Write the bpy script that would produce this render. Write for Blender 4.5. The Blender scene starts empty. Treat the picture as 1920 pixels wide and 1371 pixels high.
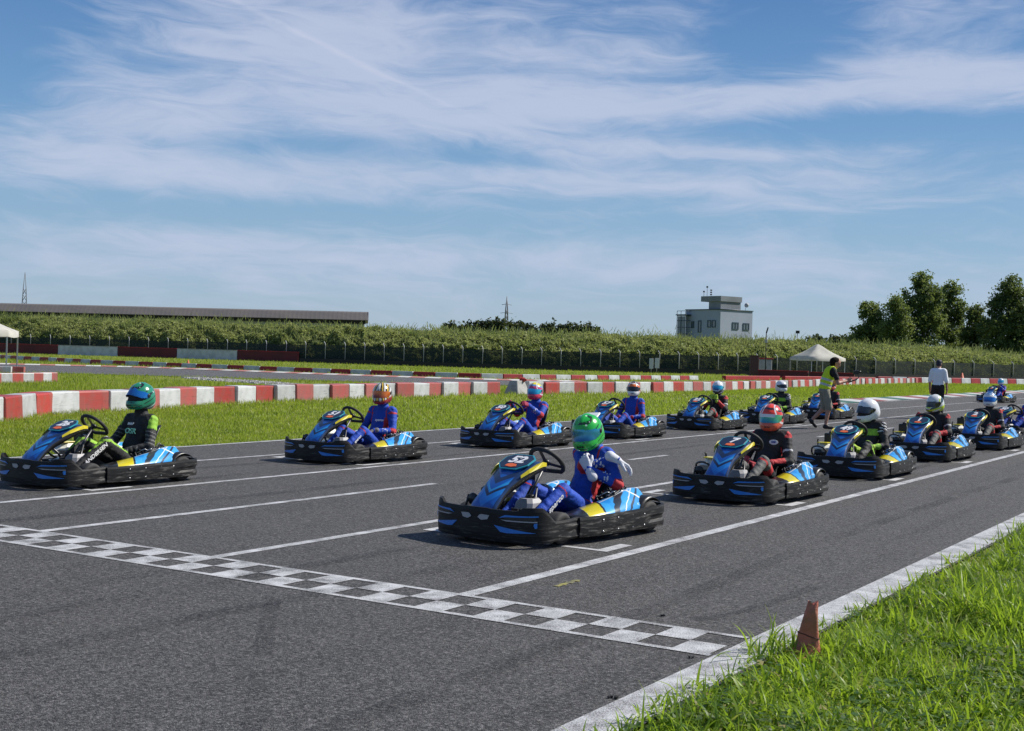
import bpy, bmesh, math, random
import numpy as np
from mathutils import Vector, Matrix, Euler

SC = bpy.context.scene
COL = SC.collection
R = math.radians

# ------------------------------------------------------------------ camera
CAM_H = 1.55
YAW, PITCH, ROLL = R(32.2755), R(-0.5239), R(1.6)
RGT = Vector((math.cos(YAW), math.sin(YAW), 0.0))          # level right of the view
FWD = Vector((-math.sin(YAW), math.cos(YAW), 0.0))         # level forward of the view
UP = Vector((0, 0, 1))
_f = (FWD * math.cos(PITCH) + UP * math.sin(PITCH)).normalized()
_u0 = (UP * math.cos(PITCH) - FWD * math.sin(PITCH)).normalized()
_r = RGT * math.cos(ROLL) + _u0 * math.sin(ROLL)
_u = _u0 * math.cos(ROLL) - RGT * math.sin(ROLL)
cam_d = bpy.data.cameras.new('camera')
cam = bpy.data.objects.new('camera', cam_d)
COL.objects.link(cam)
cam_d.sensor_width = 36.0
cam_d.lens = 2397.0 / 1920.0 * 36.0
cam_d.clip_start = 0.1
cam_d.clip_end = 4000.0
cam.matrix_world = Matrix(((_r.x, _u.x, -_f.x, 0.0), (_r.y, _u.y, -_f.y, 0.0), (_r.z, _u.z, -_f.z, CAM_H), (0, 0, 0, 1)))
SC.camera = cam

def at(px, depth):
    """ground point that lies `depth` metres ahead of the camera, px across the photograph (1920 wide)"""
    a = (px - 960.0) / 2397.0
    p = RGT * (a * depth) + FWD * depth
    return (p.x, p.y)

# ------------------------------------------------------------------ colour management
SC.view_settings.view_transform = 'Standard'
SC.view_settings.look = 'None'
SC.view_settings.exposure = 0.28
SC.view_settings.gamma = 1.0
SC.view_settings.use_curve_mapping = False

# ------------------------------------------------------------------ sun
SUN_EL = R(43.0)
SUN_H = Vector((0.69, 0.724, 0.0)).normalized()
sun_dir = Vector((SUN_H.x * math.cos(SUN_EL), SUN_H.y * math.cos(SUN_EL), math.sin(SUN_EL)))
sun_d = bpy.data.lights.new('sun', 'SUN')
sun_d.energy = 5.0
sun_d.angle = R(0.53)
sun_d.color = (1.0, 0.95, 0.87)
sun = bpy.data.objects.new('sun', sun_d)
COL.objects.link(sun)
sun.rotation_euler = (-sun_dir).to_track_quat('-Z', 'Y').to_euler()
sun.location = (20, 20, 40)

# ------------------------------------------------------------------ node helper
class NT:
    def __init__(self, tree):
        self.t = tree
        self.n = tree.nodes
        self.l = tree.links
    def node(self, typ, **kw):
        nd = self.n.new(typ)
        for k, v in kw.items():
            setattr(nd, k, v)
        return nd
    def put(self, sock, v):
        if hasattr(v, 'is_output'):
            self.l.new(v, sock)
        else:
            if isinstance(v, (tuple, list)) and len(v) == 3 and sock.type == 'RGBA':
                v = (*v, 1.0)
            sock.default_value = v
    def m(self, op, a, b=None, c=None, clamp=False):
        nd = self.node('ShaderNodeMath', operation=op, use_clamp=clamp)
        self.put(nd.inputs[0], a)
        if b is not None: self.put(nd.inputs[1], b)
        if c is not None: self.put(nd.inputs[2], c)
        return nd.outputs[0]
    def vm(self, op, a, b=None):
        nd = self.node('ShaderNodeVectorMath', operation=op)
        self.put(nd.inputs[0], a)
        if b is not None: self.put(nd.inputs[1], b)
        return nd.outputs['Value'] if op in ('DOT_PRODUCT', 'LENGTH') else nd.outputs[0]
    def mix(self, f, a, b, blend='MIX'):
        nd = self.node('ShaderNodeMix', data_type='RGBA', blend_type=blend)
        self.put(nd.inputs[0], f); self.put(nd.inputs[6], a); self.put(nd.inputs[7], b)
        return nd.outputs[2]
    def ss(self, x, lo, hi, a=0.0, b=1.0):
        nd = self.node('ShaderNodeMapRange', interpolation_type='SMOOTHSTEP')
        for i, v in enumerate((x, lo, hi, a, b)): self.put(nd.inputs[i], v)
        return nd.outputs[0]
    def noise(self, vec, scale, detail=4.0, rough=0.55, dist=0.0):
        nd = self.node('ShaderNodeTexNoise')
        if vec is not None: self.put(nd.inputs['Vector'], vec)
        nd.inputs['Scale'].default_value = scale
        nd.inputs['Detail'].default_value = detail
        nd.inputs['Roughness'].default_value = rough
        nd.inputs['Distortion'].default_value = dist
        return nd.outputs['Fac']
    def xyz(self, v):
        nd = self.node('ShaderNodeSeparateXYZ'); self.put(nd.inputs[0], v); return nd.outputs
    def vec(self, x, y, z):
        nd = self.node('ShaderNodeCombineXYZ')
        for i, v in enumerate((x, y, z)): self.put(nd.inputs[i], v)
        return nd.outputs[0]
    def band(self, x, lo, hi, soft=0.004):
        return self.m('MULTIPLY', self.ss(x, lo - soft, lo + soft), self.ss(x, hi - soft, hi + soft, 1.0, 0.0))

# ------------------------------------------------------------------ world: sky with cirrus
world = bpy.data.worlds.new('World')
SC.world = world
world.use_nodes = True
w = NT(world.node_tree)
w.n.clear()
sky = w.node('ShaderNodeTexSky', sky_type='NISHITA')
sky.sun_disc = False
sky.sun_elevation = SUN_EL
sky.sun_rotation = math.atan2(SUN_H.x, SUN_H.y)
sky.air_density = 1.0
sky.dust_density = 0.6
sky.ozone_density = 2.2
gen = w.node('ShaderNodeTexCoord').outputs['Generated']
dr = w.vm('NORMALIZE', gen)
rr = w.vm('DOT_PRODUCT', dr, tuple(RGT))
ff = w.vm('DOT_PRODUCT', dr, tuple(FWD))
ee = w.xyz(dr)[2]
az = w.m('ARCTAN2', rr, ff)
eh = w.m('ADD', ee, w.m('MULTIPLY', rr, 0.028))
def gz(px, py, sx, sy, wt):
    a0 = (px - 960.0) / 2397.0; e0 = (663.0 + (px - 960) * 0.028 - py) / 2397.0
    da = w.m('DIVIDE', w.m('SUBTRACT', az, a0), sx / 2397.0)
    de = w.m('DIVIDE', w.m('SUBTRACT', ee, e0), sy / 2397.0)
    q = w.m('ADD', w.m('MULTIPLY', da, da), w.m('MULTIPLY', de, de))
    return w.m('MULTIPLY', w.m('EXPONENT', w.m('MULTIPLY', q, -0.5)), wt)
bias = None
for g_ in ((800, 150, 420, 120, .30), (330, 160, 230, 95, .22), (520, 470, 420, 22, .12), (1120, 210, 260, 45, .20), (1720, 190, 240, 32, .40), (1620, 60, 200, 30, .16), (250, 250, 320, 40, .15), (300, 335, 330, 30, .30), (1330, 352, 330, 22, .26), (620, 375, 150, 12, .12),
           (1150, 285, 140, 14, .18), (1430, 300, 90, 9, .2), (650, 470, 620, 34, .17), (1500, 400, 130, 8, .13), (1450, 500, 500, 40, .08),
           (-60, 70, 120, 150, -.36), (1430, 90, 110, 50, -.30), (640, 285, 240, 22, -.30), (1600, 258, 380, 18, -.30), (250, 395, 420, 24, -.22), (1250, 165, 130, 8, -.22), (1900, 20, 140, 35, -.25), (1830, 420, 200, 60, -.1)):
    t_ = gz(*g_)
    bias = t_ if bias is None else w.m('ADD', bias, t_)
warp = w.noise(w.vec(w.m('MULTIPLY', rr, 3.0), w.m('MULTIPLY', ff, 3.0), w.m('MULTIPLY', ee, 9.0)), 1.6, 3.0)
cv = w.vec(w.m('ADD', w.m('MULTIPLY', rr, 2.6), w.m('MULTIPLY', warp, 0.9)), w.m('MULTIPLY', ff, 2.6), w.m('ADD', w.m('MULTIPLY', eh, 17.0), w.m('MULTIPLY', warp, 1.1)))
n1 = w.noise(cv, 1.15, 9.0, 0.58, 0.35)
cv2 = w.vec(w.m('MULTIPLY', rr, 9.0), w.m('MULTIPLY', ff, 9.0), w.m('ADD', w.m('MULTIPLY', eh, 46.0), w.m('MULTIPLY', warp, 3.0)))
n2 = w.noise(cv2, 1.5, 7.0, 0.62, 0.6)
dens = w.m('ADD', w.m('ADD', n1, w.m('MULTIPLY', w.m('SUBTRACT', n2, 0.5), 0.72)), bias)
cl = w.ss(dens, 0.38, 0.98)
fade = w.ss(ee, -0.01, 0.06, 0.35, 1.0)
cl = w.m('MULTIPLY', w.m('MULTIPLY', cl, fade), 0.84)
# contrail
ctr = w.m('SUBTRACT', ee, w.m('ADD', (663 - 16 - 55) / 2397.0, w.m('MULTIPLY', w.m('SUBTRACT', az, (480 - 960) / 2397.0), -0.40)))
ctr = w.m('ADD', ctr, w.m('MULTIPLY', w.m('SUBTRACT', n2, .5), .006))
cm = w.m('MULTIPLY', w.m('EXPONENT', w.m('MULTIPLY', w.m('MULTIPLY', ctr, ctr), -250000.0)), w.band(az, (340 - 960) / 2397.0, (840 - 960) / 2397.0, .045))
cl = w.m('ADD', cl, w.m('MULTIPLY', cm, 0.13), clamp=True)
tint = w.mix(1.0, sky.outputs[0], (0.86, 1.03, 1.22), 'MULTIPLY')
cr_ = w.node('ShaderNodeValToRGB'); els = cr_.color_ramp.elements
els[0].position = 0.0; els[0].color = (.56, .70, .84, 1)
els[1].position = 1.0; els[1].color = (.05, .12, .34, 1)
for ps, cc in ((.055, (.46, .65, .86, 1)), (.11, (.345, .575, .84, 1)), (.19, (.205, .43, .77, 1)), (.28, (.11, .28, .62, 1))):
    e_ = els.new(ps); e_.color = cc
w.put(cr_.inputs[0], ee)
base = w.mix(.80, tint, w.mix(1.0, cr_.outputs[0], (10.0, 10.0, 10.0), 'MULTIPLY'))
skyc = w.mix(cl, base, (6.9, 7.7, 9.8))
bg = w.node('ShaderNodeBackground')
w.put(bg.inputs[0], skyc)
bg.inputs[1].default_value = 0.064
out = w.node('ShaderNodeOutputWorld')
w.l.new(bg.outputs[0], out.inputs[0])

# ------------------------------------------------------------------ materials
MATS = {}
def mat(name, col, rough=0.6, metal=0.0, var=0.0, vs=4.0, col2=None, bump=0.0, bs=60.0, coat=0.0, spec=0.5, trans=0.0, isl=0.0, detail=5.0):
    """principled material; var mixes in col2 by noise, isl varies value per loose piece, trans adds translucency"""
    if name in MATS: return MATS[name]
    m = bpy.data.materials.new(name); m.use_nodes = True
    t = NT(m.node_tree); p = t.n['Principled BSDF']; o = t.n['Material Output']
    oc = t.node('ShaderNodeTexCoord').outputs['Object']
    c = (*col, 1.0)
    if var > 0:
        c2 = col2 if col2 else tuple(x * 0.55 for x in col)
        f = t.m('MULTIPLY', t.ss(t.noise(oc, vs, detail), 0.40, 0.66), var)
        c = t.mix(f, col, c2)
    if isl > 0:
        g = t.node('ShaderNodeNewGeometry').outputs['Random Per Island']
        h = t.node('ShaderNodeHueSaturation')
        t.put(h.inputs['Hue'], t.m('ADD', 0.5, t.m('MULTIPLY', t.m('SUBTRACT', t.m('FRACT', t.m('MULTIPLY', g, 7.13)), 0.5), 0.05 * isl * 2)))
        t.put(h.inputs['Value'], t.m('ADD', 1.0 - isl, t.m('MULTIPLY', g, 2 * isl)))
        t.put(h.inputs['Color'], c)
        c = h.outputs[0]
    t.put(p.inputs['Base Color'], c)
    p.inputs['Roughness'].default_value = rough
    p.inputs['Metallic'].default_value = metal
    p.inputs['Specular IOR Level'].default_value = spec
    if coat: 
        p.inputs['Coat Weight'].default_value = coat
        p.inputs['Coat Roughness'].default_value = 0.08
    if bump > 0:
        b = t.node('ShaderNodeBump'); b.inputs['Strength'].default_value = bump; b.inputs['Distance'].default_value = 0.02
        t.put(b.inputs['Height'], t.noise(oc, bs, 4.0)); t.l.new(b.outputs[0], p.inputs['Normal'])
    if trans > 0:
        tr = t.node('ShaderNodeBsdfTranslucent'); t.put(tr.inputs[0], c)
        ms = t.node('ShaderNodeMixShader'); ms.inputs[0].default_value = trans
        t.l.new(p.outputs[0], ms.inputs[1]); t.l.new(tr.outputs[0], ms.inputs[2]); t.l.new(ms.outputs[0], o.inputs[0])
    MATS[name] = m
    return m

# ------------------------------------------------------------------ mesh helpers
def link(o, parent=None):
    COL.objects.link(o)
    if parent is not None: o.parent = parent
    return o
def tag(o, label=None, cat=None, group=None, kind=None):
    if label: o['label'] = label
    if cat: o['category'] = cat
    if group: o['group'] = group
    if kind: o['kind'] = kind
    return o
def empty(name, loc=(0, 0, 0), rz=0.0):
    o = bpy.data.objects.new(name, None); o.empty_display_size = 0.2
    o.location = loc; o.rotation_euler = (0, 0, rz)
    return link(o)
def mesh_np(name, V, Fc, mats, idx=None, smooth=False):
    """V (n,3) array, Fc (m,k) array of same-size polygons"""
    me = bpy.data.meshes.new(name)
    V = np.asarray(V, np.float32); Fc = np.asarray(Fc, np.int32)
    me.vertices.add(len(V)); me.vertices.foreach_set('co', V.ravel())
    k = Fc.shape[1]
    me.loops.add(Fc.size); me.loops.foreach_set('vertex_index', Fc.ravel())
    me.polygons.add(len(Fc)); me.polygons.foreach_set('loop_start', np.arange(0, Fc.size, k, dtype=np.int32))
    for m_ in (mats if isinstance(mats, (list, tuple)) else [mats]): me.materials.append(m_)
    if idx is not None: me.polygons.foreach_set('material_index', np.asarray(idx, np.int32))
    me.polygons.foreach_set('use_smooth', np.full(len(Fc), bool(smooth)))
    me.update(calc_edges=True)
    return me
class MB:
    """collects faces of one part"""
    def __init__(self): self.v = []; self.f = []; self.mi = []; self.sm = []
    def add(self, vs, fs, mi=0, smooth=False):
        b = len(self.v); self.v += [tuple(x) for x in vs]
        for f in fs:
            self.f.append([b + i for i in f]); self.mi.append(mi); self.sm.append(smooth)
        return self
    def box(self, c, s, rot=None, mi=0, top=(1.0, 1.0), bev=0.0):
        """box centre c size s; top scales the upper face; bev cuts vertical edges and rims"""
        hx, hy, hz = s[0] / 2, s[1] / 2, s[2] / 2
        def ring(z, k, kx=1.0, ky=1.0):
            x, y = hx * kx - k, hy * ky - k; b = bev
            if b <= 0: return [(-x, -y, z), (x, -y, z), (x, y, z), (-x, y, z)]
            return [(-x + b, -y, z), (x - b, -y, z), (x, -y + b, z), (x, y - b, z), (x - b, y, z), (-x + b, y, z), (-x, y - b, z), (-x, -y + b, z)]
        if bev > 0: rs = [ring(-hz, bev * .7), ring(-hz + bev, 0), ring(hz - bev, 0, *top), ring(hz, bev * .7, *top)]
        else: rs = [ring(-hz, 0), ring(hz, 0, *top)]
        M_ = rot if rot is not None else Matrix.Identity(3)
        vs = [Vector(c) + M_ @ Vector(p) for r_ in rs for p in r_]
        n = len(rs[0]); fs = [list(range(n))[::-1], [(len(rs) - 1) * n + i for i in range(n)]]
        for k in range(len(rs) - 1):
            for i in range(n): fs.append([k * n + i, k * n + (i + 1) % n, (k + 1) * n + (i + 1) % n, (k + 1) * n + i])
        return self.add(vs, fs, mi)
    def tube(self, path, rad, n=8, mi=0, closed=False, caps=True):
        P = [Vector(p) for p in path]; N = len(P)
        rad = rad if isinstance(rad, (list, tuple)) else [rad] * N
        vs = []; prev = None
        for i, p in enumerate(P):
            if closed: d = P[(i + 1) % N] - P[i - 1]
            else: d = P[min(i + 1, N - 1)] - P[max(i - 1, 0)]
            d.normalize()
            if prev is None:
                a = d.orthogonal().normalized()
            else:
                a = (prev - d * prev.dot(d)).normalized()
            prev = a; b = d.cross(a)
            for k in range(n):
                q = 2 * math.pi * k / n
                vs.append(p + (a * math.cos(q) + b * math.sin(q)) * rad[i])
        fs = []
        for i in range(N if closed else N - 1):
            j = (i + 1) % N
            for k in range(n): fs.append([i * n + k, i * n + (k + 1) % n, j * n + (k + 1) % n, j * n + k])
        if caps and not closed: fs += [list(range(n))[::-1], [(N - 1) * n + k for k in range(n)]]
        return self.add(vs, fs, mi, True)
    def lathe(self, prof, c=(0, 0, 0), axis='Z', n=20, mi=0, smooth=True):
        vs = []
        for r_, h in prof:
            for k in range(n):
                a = 2 * math.pi * k / n; x, y = r_ * math.cos(a), r_ * math.sin(a)
                p = {'Z': (x, y, h), 'X': (h, x, y), 'Y': (y, h, x)}[axis]
                vs.append((c[0] + p[0], c[1] + p[1], c[2] + p[2]))
        fs = []
        for i in range(len(prof) - 1):
            for k in range(n): fs.append([i * n + k, i * n + (k + 1) % n, (i + 1) * n + (k + 1) % n, (i + 1) * n + k])
        fs += [list(range(n))[::-1], [(len(prof) - 1) * n + k for k in range(n)]]
        return self.add(vs, fs, mi, smooth)
    def loft(self, rings, mi=0, closed=True, caps=True, smooth=True, mis=None):
        n = len(rings[0]); vs = [p for r_ in rings for p in r_]; b = len(self.v)
        self.v += [tuple(x) for x in vs]
        for i in range(len(rings) - 1):
            for k in range(n if closed else n - 1):
                self.f.append([b + i * n + k, b + i * n + (k + 1) % n, b + (i + 1) * n + (k + 1) % n, b + (i + 1) * n + k])
                self.mi.append(mis(i, k) if mis else mi); self.sm.append(smooth)
        if caps and closed:
            self.f += [[b + k for k in range(n)][::-1], [b + (len(rings) - 1) * n + k for k in range(n)]]
            self.mi += [mi, mi]; self.sm += [False, False]
        return self
    def slab(self, poly, thick, nrm=(0, 0, 1), mi=0):
        """polygon (3d points) thickened along nrm"""
        nn = Vector(nrm).normalized() * thick; n = len(poly)
        vs = [Vector(p) for p in poly] + [Vector(p) + nn for p in poly]
        fs = [list(range(n))[::-1], [n + i for i in range(n)]] + [[i, (i + 1) % n, n + (i + 1) % n, n + i] for i in range(n)]
        return self.add(vs, fs, mi)
    def mesh(self, name, mats):
        me = bpy.data.meshes.new(name); me.from_pydata(self.v, [], self.f)
        for m_ in (mats if isinstance(mats, (list, tuple)) else [mats]): me.materials.append(m_)
        me.polygons.foreach_set('material_index', self.mi); me.polygons.foreach_set('use_smooth', self.sm)
        me.update()
        bm = bmesh.new(); bm.from_mesh(me); bmesh.ops.recalc_face_normals(bm, faces=bm.faces); bm.to_mesh(me); bm.free()
        return me
    def build(self, name, mats, parent=None, loc=(0, 0, 0), rz=0.0):
        o = bpy.data.objects.new(name, self.mesh(name, mats)); o.location = loc; o.rotation_euler = (0, 0, rz)
        return link(o, parent)
def put(name, me, parent=None, loc=(0, 0, 0), rot=(0, 0, 0)):
    o = bpy.data.objects.new(name, me); o.location = loc; o.rotation_euler = rot
    return link(o, parent)
def catmull(P, n=6, closed=False):
    P = [Vector(p) for p in P]; N = len(P); out_ = []
    rng = range(N if closed else N - 1)
    for i in rng:
        p0 = P[i - 1] if (closed or i > 0) else P[0]
        p1 = P[i]; p2 = P[(i + 1) % N]; p3 = P[(i + 2) % N] if (closed or i + 2 < N) else P[-1]
        for k in range(n):
            t = k / n
            out_.append(0.5 * ((2 * p1) + (p2 - p0) * t + (2 * p0 - 5 * p1 + 4 * p2 - p3) * t * t + (3 * p1 - p0 - 3 * p2 + p3) * t ** 3))
    if not closed: out_.append(P[-1])
    return out_
def text_mesh(s, size, name, m_, extr=0.002, bold=0.0, shear=0.0):
    cu = bpy.data.curves.new(name, 'FONT'); cu.body = s; cu.size = size; cu.extrude = extr; cu.offset = bold; cu.shear = shear
    cu.align_x = 'CENTER'; cu.align_y = 'CENTER'; cu.resolution_u = 3
    o = bpy.data.objects.new(name, cu); COL.objects.link(o)
    dg = bpy.context.evaluated_depsgraph_get()
    me = bpy.data.meshes.new_from_object(o.evaluated_get(dg)); me.name = name
    COL.objects.unlink(o); bpy.data.objects.remove(o)
    me.materials.clear(); me.materials.append(m_)
    return me
def copy_tree(o, parent=None):
    c = o.copy(); COL.objects.link(c); c.parent = parent
    for ch in o.children: copy_tree(ch, c)
    return c
rng = np.random.default_rng(7)
random.seed(7)

# ------------------------------------------------------------------ surface materials
def asphalt_mat(name, base, lift=1.0):
    m = bpy.data.materials.new(name); m.use_nodes = True
    t = NT(m.node_tree); p = t.n['Principled BSDF']
    oc = t.node('ShaderNodeTexCoord').outputs['Object']
    fine = t.noise(oc, 150.0, 3.0, 0.7)
    vo = t.node('ShaderNodeTexVoronoi'); vo.inputs['Scale'].default_value = 125.0; t.put(vo.inputs['Vector'], oc)
    stone = t.xyz(vo.outputs['Color'])[0]
    big = t.noise(oc, 0.35, 5.0, 0.6)
    mid = t.noise(oc, 2.6, 5.0, 0.6)
    s = t.xyz(oc)
    streak = t.noise(t.vec(t.m('MULTIPLY', s[0], 2.2), t.m('MULTIPLY', s[1], 0.10), 0.0), 1.0, 5.0, 0.65)
    c = t.mix(t.ss(fine, 0.34, 0.66), tuple(x * 0.36 for x in base), tuple(x * 1.55 for x in base))
    c = t.mix(t.m('MULTIPLY', t.ss(stone, 0.80, 0.97), 0.60), c, tuple(min(1, x * 3.4) for x in base))
    c = t.mix(t.m('MULTIPLY', t.ss(stone, 0.22, 0.05), 0.65), c, tuple(x * 0.30 for x in base))
    c = t.mix(t.m('MULTIPLY', t.ss(big, 0.40, 0.70), 0.35), c, tuple(x * 1.25 * k for x, k in zip(base, (1.05, 1.0, .92))))
    c = t.mix(t.m('MULTIPLY', t.ss(mid, 0.46, 0.72), 0.40), c, tuple(x * 0.55 for x in base))
    c = t.mix(t.m('MULTIPLY', t.ss(streak, 0.52, 0.74), 0.62), c, tuple(x * 0.38 for x in base))
    grain = t.m('ADD', t.m('MULTIPLY', t.noise(oc, 20.0, 6.0, 0.95), .5), t.m('MULTIPLY', t.noise(oc, 52.0, 3.0, 0.8), .5))
    c = t.mix(t.m('MULTIPLY', t.ss(grain, 0.515, 0.60), 0.90), c, tuple(x * 2.9 for x in base)); c = t.mix(t.m('MULTIPLY', t.ss(grain, 0.49, 0.41), 0.95), c, tuple(x * 0.16 for x in base))
    t.put(p.inputs['Base Color'], c)
    p.inputs['Roughness'].default_value = 0.78
    p.inputs['Specular IOR Level'].default_value = 0.35
    b = t.node('ShaderNodeBump'); b.inputs['Strength'].default_value = 0.8; b.inputs['Distance'].default_value = 0.010
    t.put(b.inputs['Height'], t.m('ADD', t.m('ADD', fine, grain), t.m('MULTIPLY', vo.outputs['Distance'], -0.8))); t.l.new(b.outputs[0], p.inputs['Normal'])
    return m
def paint_mat(name, col, wear=0.5, base=(.09, .088, .087)):
    m = bpy.data.materials.new(name); m.use_nodes = True
    t = NT(m.node_tree); p = t.n['Principled BSDF']
    oc = t.node('ShaderNodeTexCoord').outputs['Object']
    n = t.m('ADD', t.m('MULTIPLY', t.noise(oc, 130.0, 3.0, .7), 0.62), t.m('MULTIPLY', t.noise(oc, 4.5, 6.0, .7), 0.38))
    f = t.ss(n, 0.50 - 0.10 * (1 - wear), 0.36 - 0.12 * (1 - wear), 0.0, 1.0)
    c = t.mix(t.ss(t.noise(oc, 6.0, 5.0), .35, .7), col, tuple(x * 0.80 for x in col))
    c = t.mix(f, c, base)
    t.put(p.inputs['Base Color'], c); p.inputs['Roughness'].default_value = 0.7
    b = t.node('ShaderNodeBump'); b.inputs['Strength'].default_value = 0.35; b.inputs['Distance'].default_value = 0.004
    t.put(b.inputs['Height'], n); t.l.new(b.outputs[0], p.inputs['Normal'])
    return m
def grass_mat(name):
    m = bpy.data.materials.new(name); m.use_nodes = True
    t = NT(m.node_tree); p = t.n['Principled BSDF']
    oc = t.node('ShaderNodeTexCoord').outputs['Object']
    a = t.noise(oc, 0.25, 6.0, .6); b_ = t.noise(oc, 5.0, 6.0, .7); c_ = t.noise(oc, 30.0, 3.0, .6)
    c = t.mix(t.ss(a, .38, .66), (.165, .205, .030), (.220, .235, .050))
    c = t.mix(t.m('MULTIPLY', t.ss(b_, .45, .7), .6), c, (.080, .120, .016))
    c = t.mix(t.m('MULTIPLY', t.ss(c_, .5, .7), .5), c, (.19, .20, .06))
    t.put(p.inputs['Base Color'], c); p.inputs['Roughness'].default_value = 0.9; p.inputs['Specular IOR Level'].default_value = 0.15
    bp = t.node('ShaderNodeBump'); bp.inputs['Strength'].default_value = 0.8; bp.inputs['Distance'].default_value = 0.10
    t.put(bp.inputs['Height'], t.m('ADD', b_, t.m('MULTIPLY', c_, .5))); t.l.new(bp.outputs[0], p.inputs['Normal'])
    return m
ASPH = asphalt_mat('asphalt', (.072, .0695, .068))
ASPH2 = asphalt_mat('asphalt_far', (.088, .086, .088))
WHITE_PAINT = paint_mat('white_road_paint', (.55, .55, .56), 1.45)
OLD_PAINT = paint_mat('faded_road_paint', (.52, .52, .53), 1.0)
YEL_PAINT = paint_mat('yellow_road_paint', (.40, .36, .07), 1.75)
GRASS_GROUND = grass_mat('grass_ground')

def sheet(name, poly, z, m_, kind='structure'):
    me = bpy.data.meshes.new(name); me.from_pydata([(x, y, z) for x, y in poly], [], [list(range(len(poly)))]); me.materials.append(m_); me.update()
    if me.polygons[0].normal.z < 0: me.flip_normals()
    o = bpy.data.objects.new(name, me); link(o); o['kind'] = kind
    return o
sheet('ground', [(-2600, -900), (1600, -900), (1600, 2600), (-2600, 2600)], -0.030, GRASS_GROUND)
sheet('track', [(-2.38, -60), (-2.38, 330), (-16.5, 330), (-15.62, 90), (-15.2, 33), (-14.85, 20), (-14.62, 13), (-14.5, 0), (-14.5, -60)], -0.004, ASPH)
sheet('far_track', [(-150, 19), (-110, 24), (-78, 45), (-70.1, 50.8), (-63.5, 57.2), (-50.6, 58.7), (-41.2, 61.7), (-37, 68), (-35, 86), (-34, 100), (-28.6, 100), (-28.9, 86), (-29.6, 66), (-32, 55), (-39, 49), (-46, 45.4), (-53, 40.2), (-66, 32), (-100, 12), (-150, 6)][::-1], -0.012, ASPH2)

# ------------------------------------------------------------------ painted markings
def quadstrip(name, quads, m_, z=0.0):
    v = []; f = []
    for q in quads:
        b = len(v); v += [(x, y, z) for x, y in q]; f.append([b, b + 1, b + 2, b + 3])
    me = bpy.data.meshes.new(name); me.from_pydata(v, [], f); me.materials.append(m_); me.update()
    bm = bmesh.new(); bm.from_mesh(me)
    for fc in bm.faces:
        if fc.normal.z < 0: fc.normal_flip()
    bm.to_mesh(me); bm.free()
    o = bpy.data.objects.new(name, me); link(o); o['kind'] = 'structure'
    return o
def ln(x, y0, y1, wd): return [(x - wd / 2, y0), (x + wd / 2, y0), (x + wd / 2, y1), (x - wd / 2, y1)]
def tr(y, x0, x1, wd): return [(x0, y - wd / 2), (x1, y - wd / 2), (x1, y + wd / 2), (x0, y + wd / 2)]
CH0, CH1 = 6.215, 6.785
quadstrip('edge_line', [[(-2.64, -30), (-2.40, -30), (-2.40, 300), (-2.64, 300)]], WHITE_PAINT)
quadstrip('lane_line', [ln(-4.58, CH1, 200, .115)], WHITE_PAINT)
quadstrip('lane_line', [ln(-6.81, CH1, 10.1, .10)] + [ln(-6.81, 13.6 + 4.15 * k, 14.7 + 4.15 * k, .10) for k in range(18)], WHITE_PAINT)
quadstrip('lane_line', [ln(-8.76, CH1, 12.25, .10)] + [ln(-8.78, 17.3 + 4.3 * k, 18.6 + 4.3 * k, .10) for k in range(18)], WHITE_PAINT)
quadstrip('lane_line', [ln(-10.58, -30, 230, .10)], WHITE_PAINT)
quadstrip('lane_line', [ln(-12.7, 0, 120, .09)], WHITE_PAINT)
fl = [(-14.40, -30), (-14.42, 0), (-14.55, 13), (-14.74, 20), (-15.08, 33), (-15.46, 90), (-16.2, 300)]
quadstrip('edge_line', [[(a[0] - .06, a[1]), (a[0] + .06, a[1]), (b[0] + .06, b[1]), (b[0] - .06, b[1])] for a, b in zip(fl, fl[1:])], WHITE_PAINT)
q = [tr(CH0 + .025, -14.4, -2.66, .05), tr(CH1 - .025, -14.4, -2.66, .05)]
cs = .215
x = -2.675; k = 0
while x > -14.4:
    r0 = (CH0 + .05, CH0 + .285); r1 = (CH0 + .285, CH1 - .05)
    a, b = (r0 if k % 2 == 0 else r1)
    q.append([(x - cs, a), (x, a), (x, b), (x - cs, b)])
    x -= cs; k += 1
quadstrip('checkered_finish_line', q, WHITE_PAINT, 0.0)
RY = [9.51, 13.80, 17.75, 21.85, 25.75, 29.75]
LY = [9.6, 14.10, 18.42, 22.2, 26.55, 30.8, 34.9]
for i, y in enumerate(RY + [33.9, 38.0]):
    y0 = y - .55 if i else 9.03
    quadstrip('grid_box_marking', [tr(y0, -6.445, -4.855, .07), ln(-4.80, y0 - .035, y0 + .42, .11), ln(-6.50, y0 - .035, y0 + .42, .11)], OLD_PAINT)
for i, y in enumerate(LY):
    quadstrip('grid_box_marking', [tr(y - .62, -12.365, -10.875, .07), ln(-10.83, y - .65, y - .1, .09), ln(-12.42, y - .65, y - .1, .11)], OLD_PAINT)
quadstrip('yellow_paint_mark', [[(-4.31 - .006 * k, 7.42 + .085 * k), (-4.265 + .004 * k, 7.42 + .085 * k), (-4.275 - .004 * k, 7.50 + .085 * k), (-4.305, 7.50 + .085 * k)] for k in range(4)], YEL_PAINT)

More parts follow.
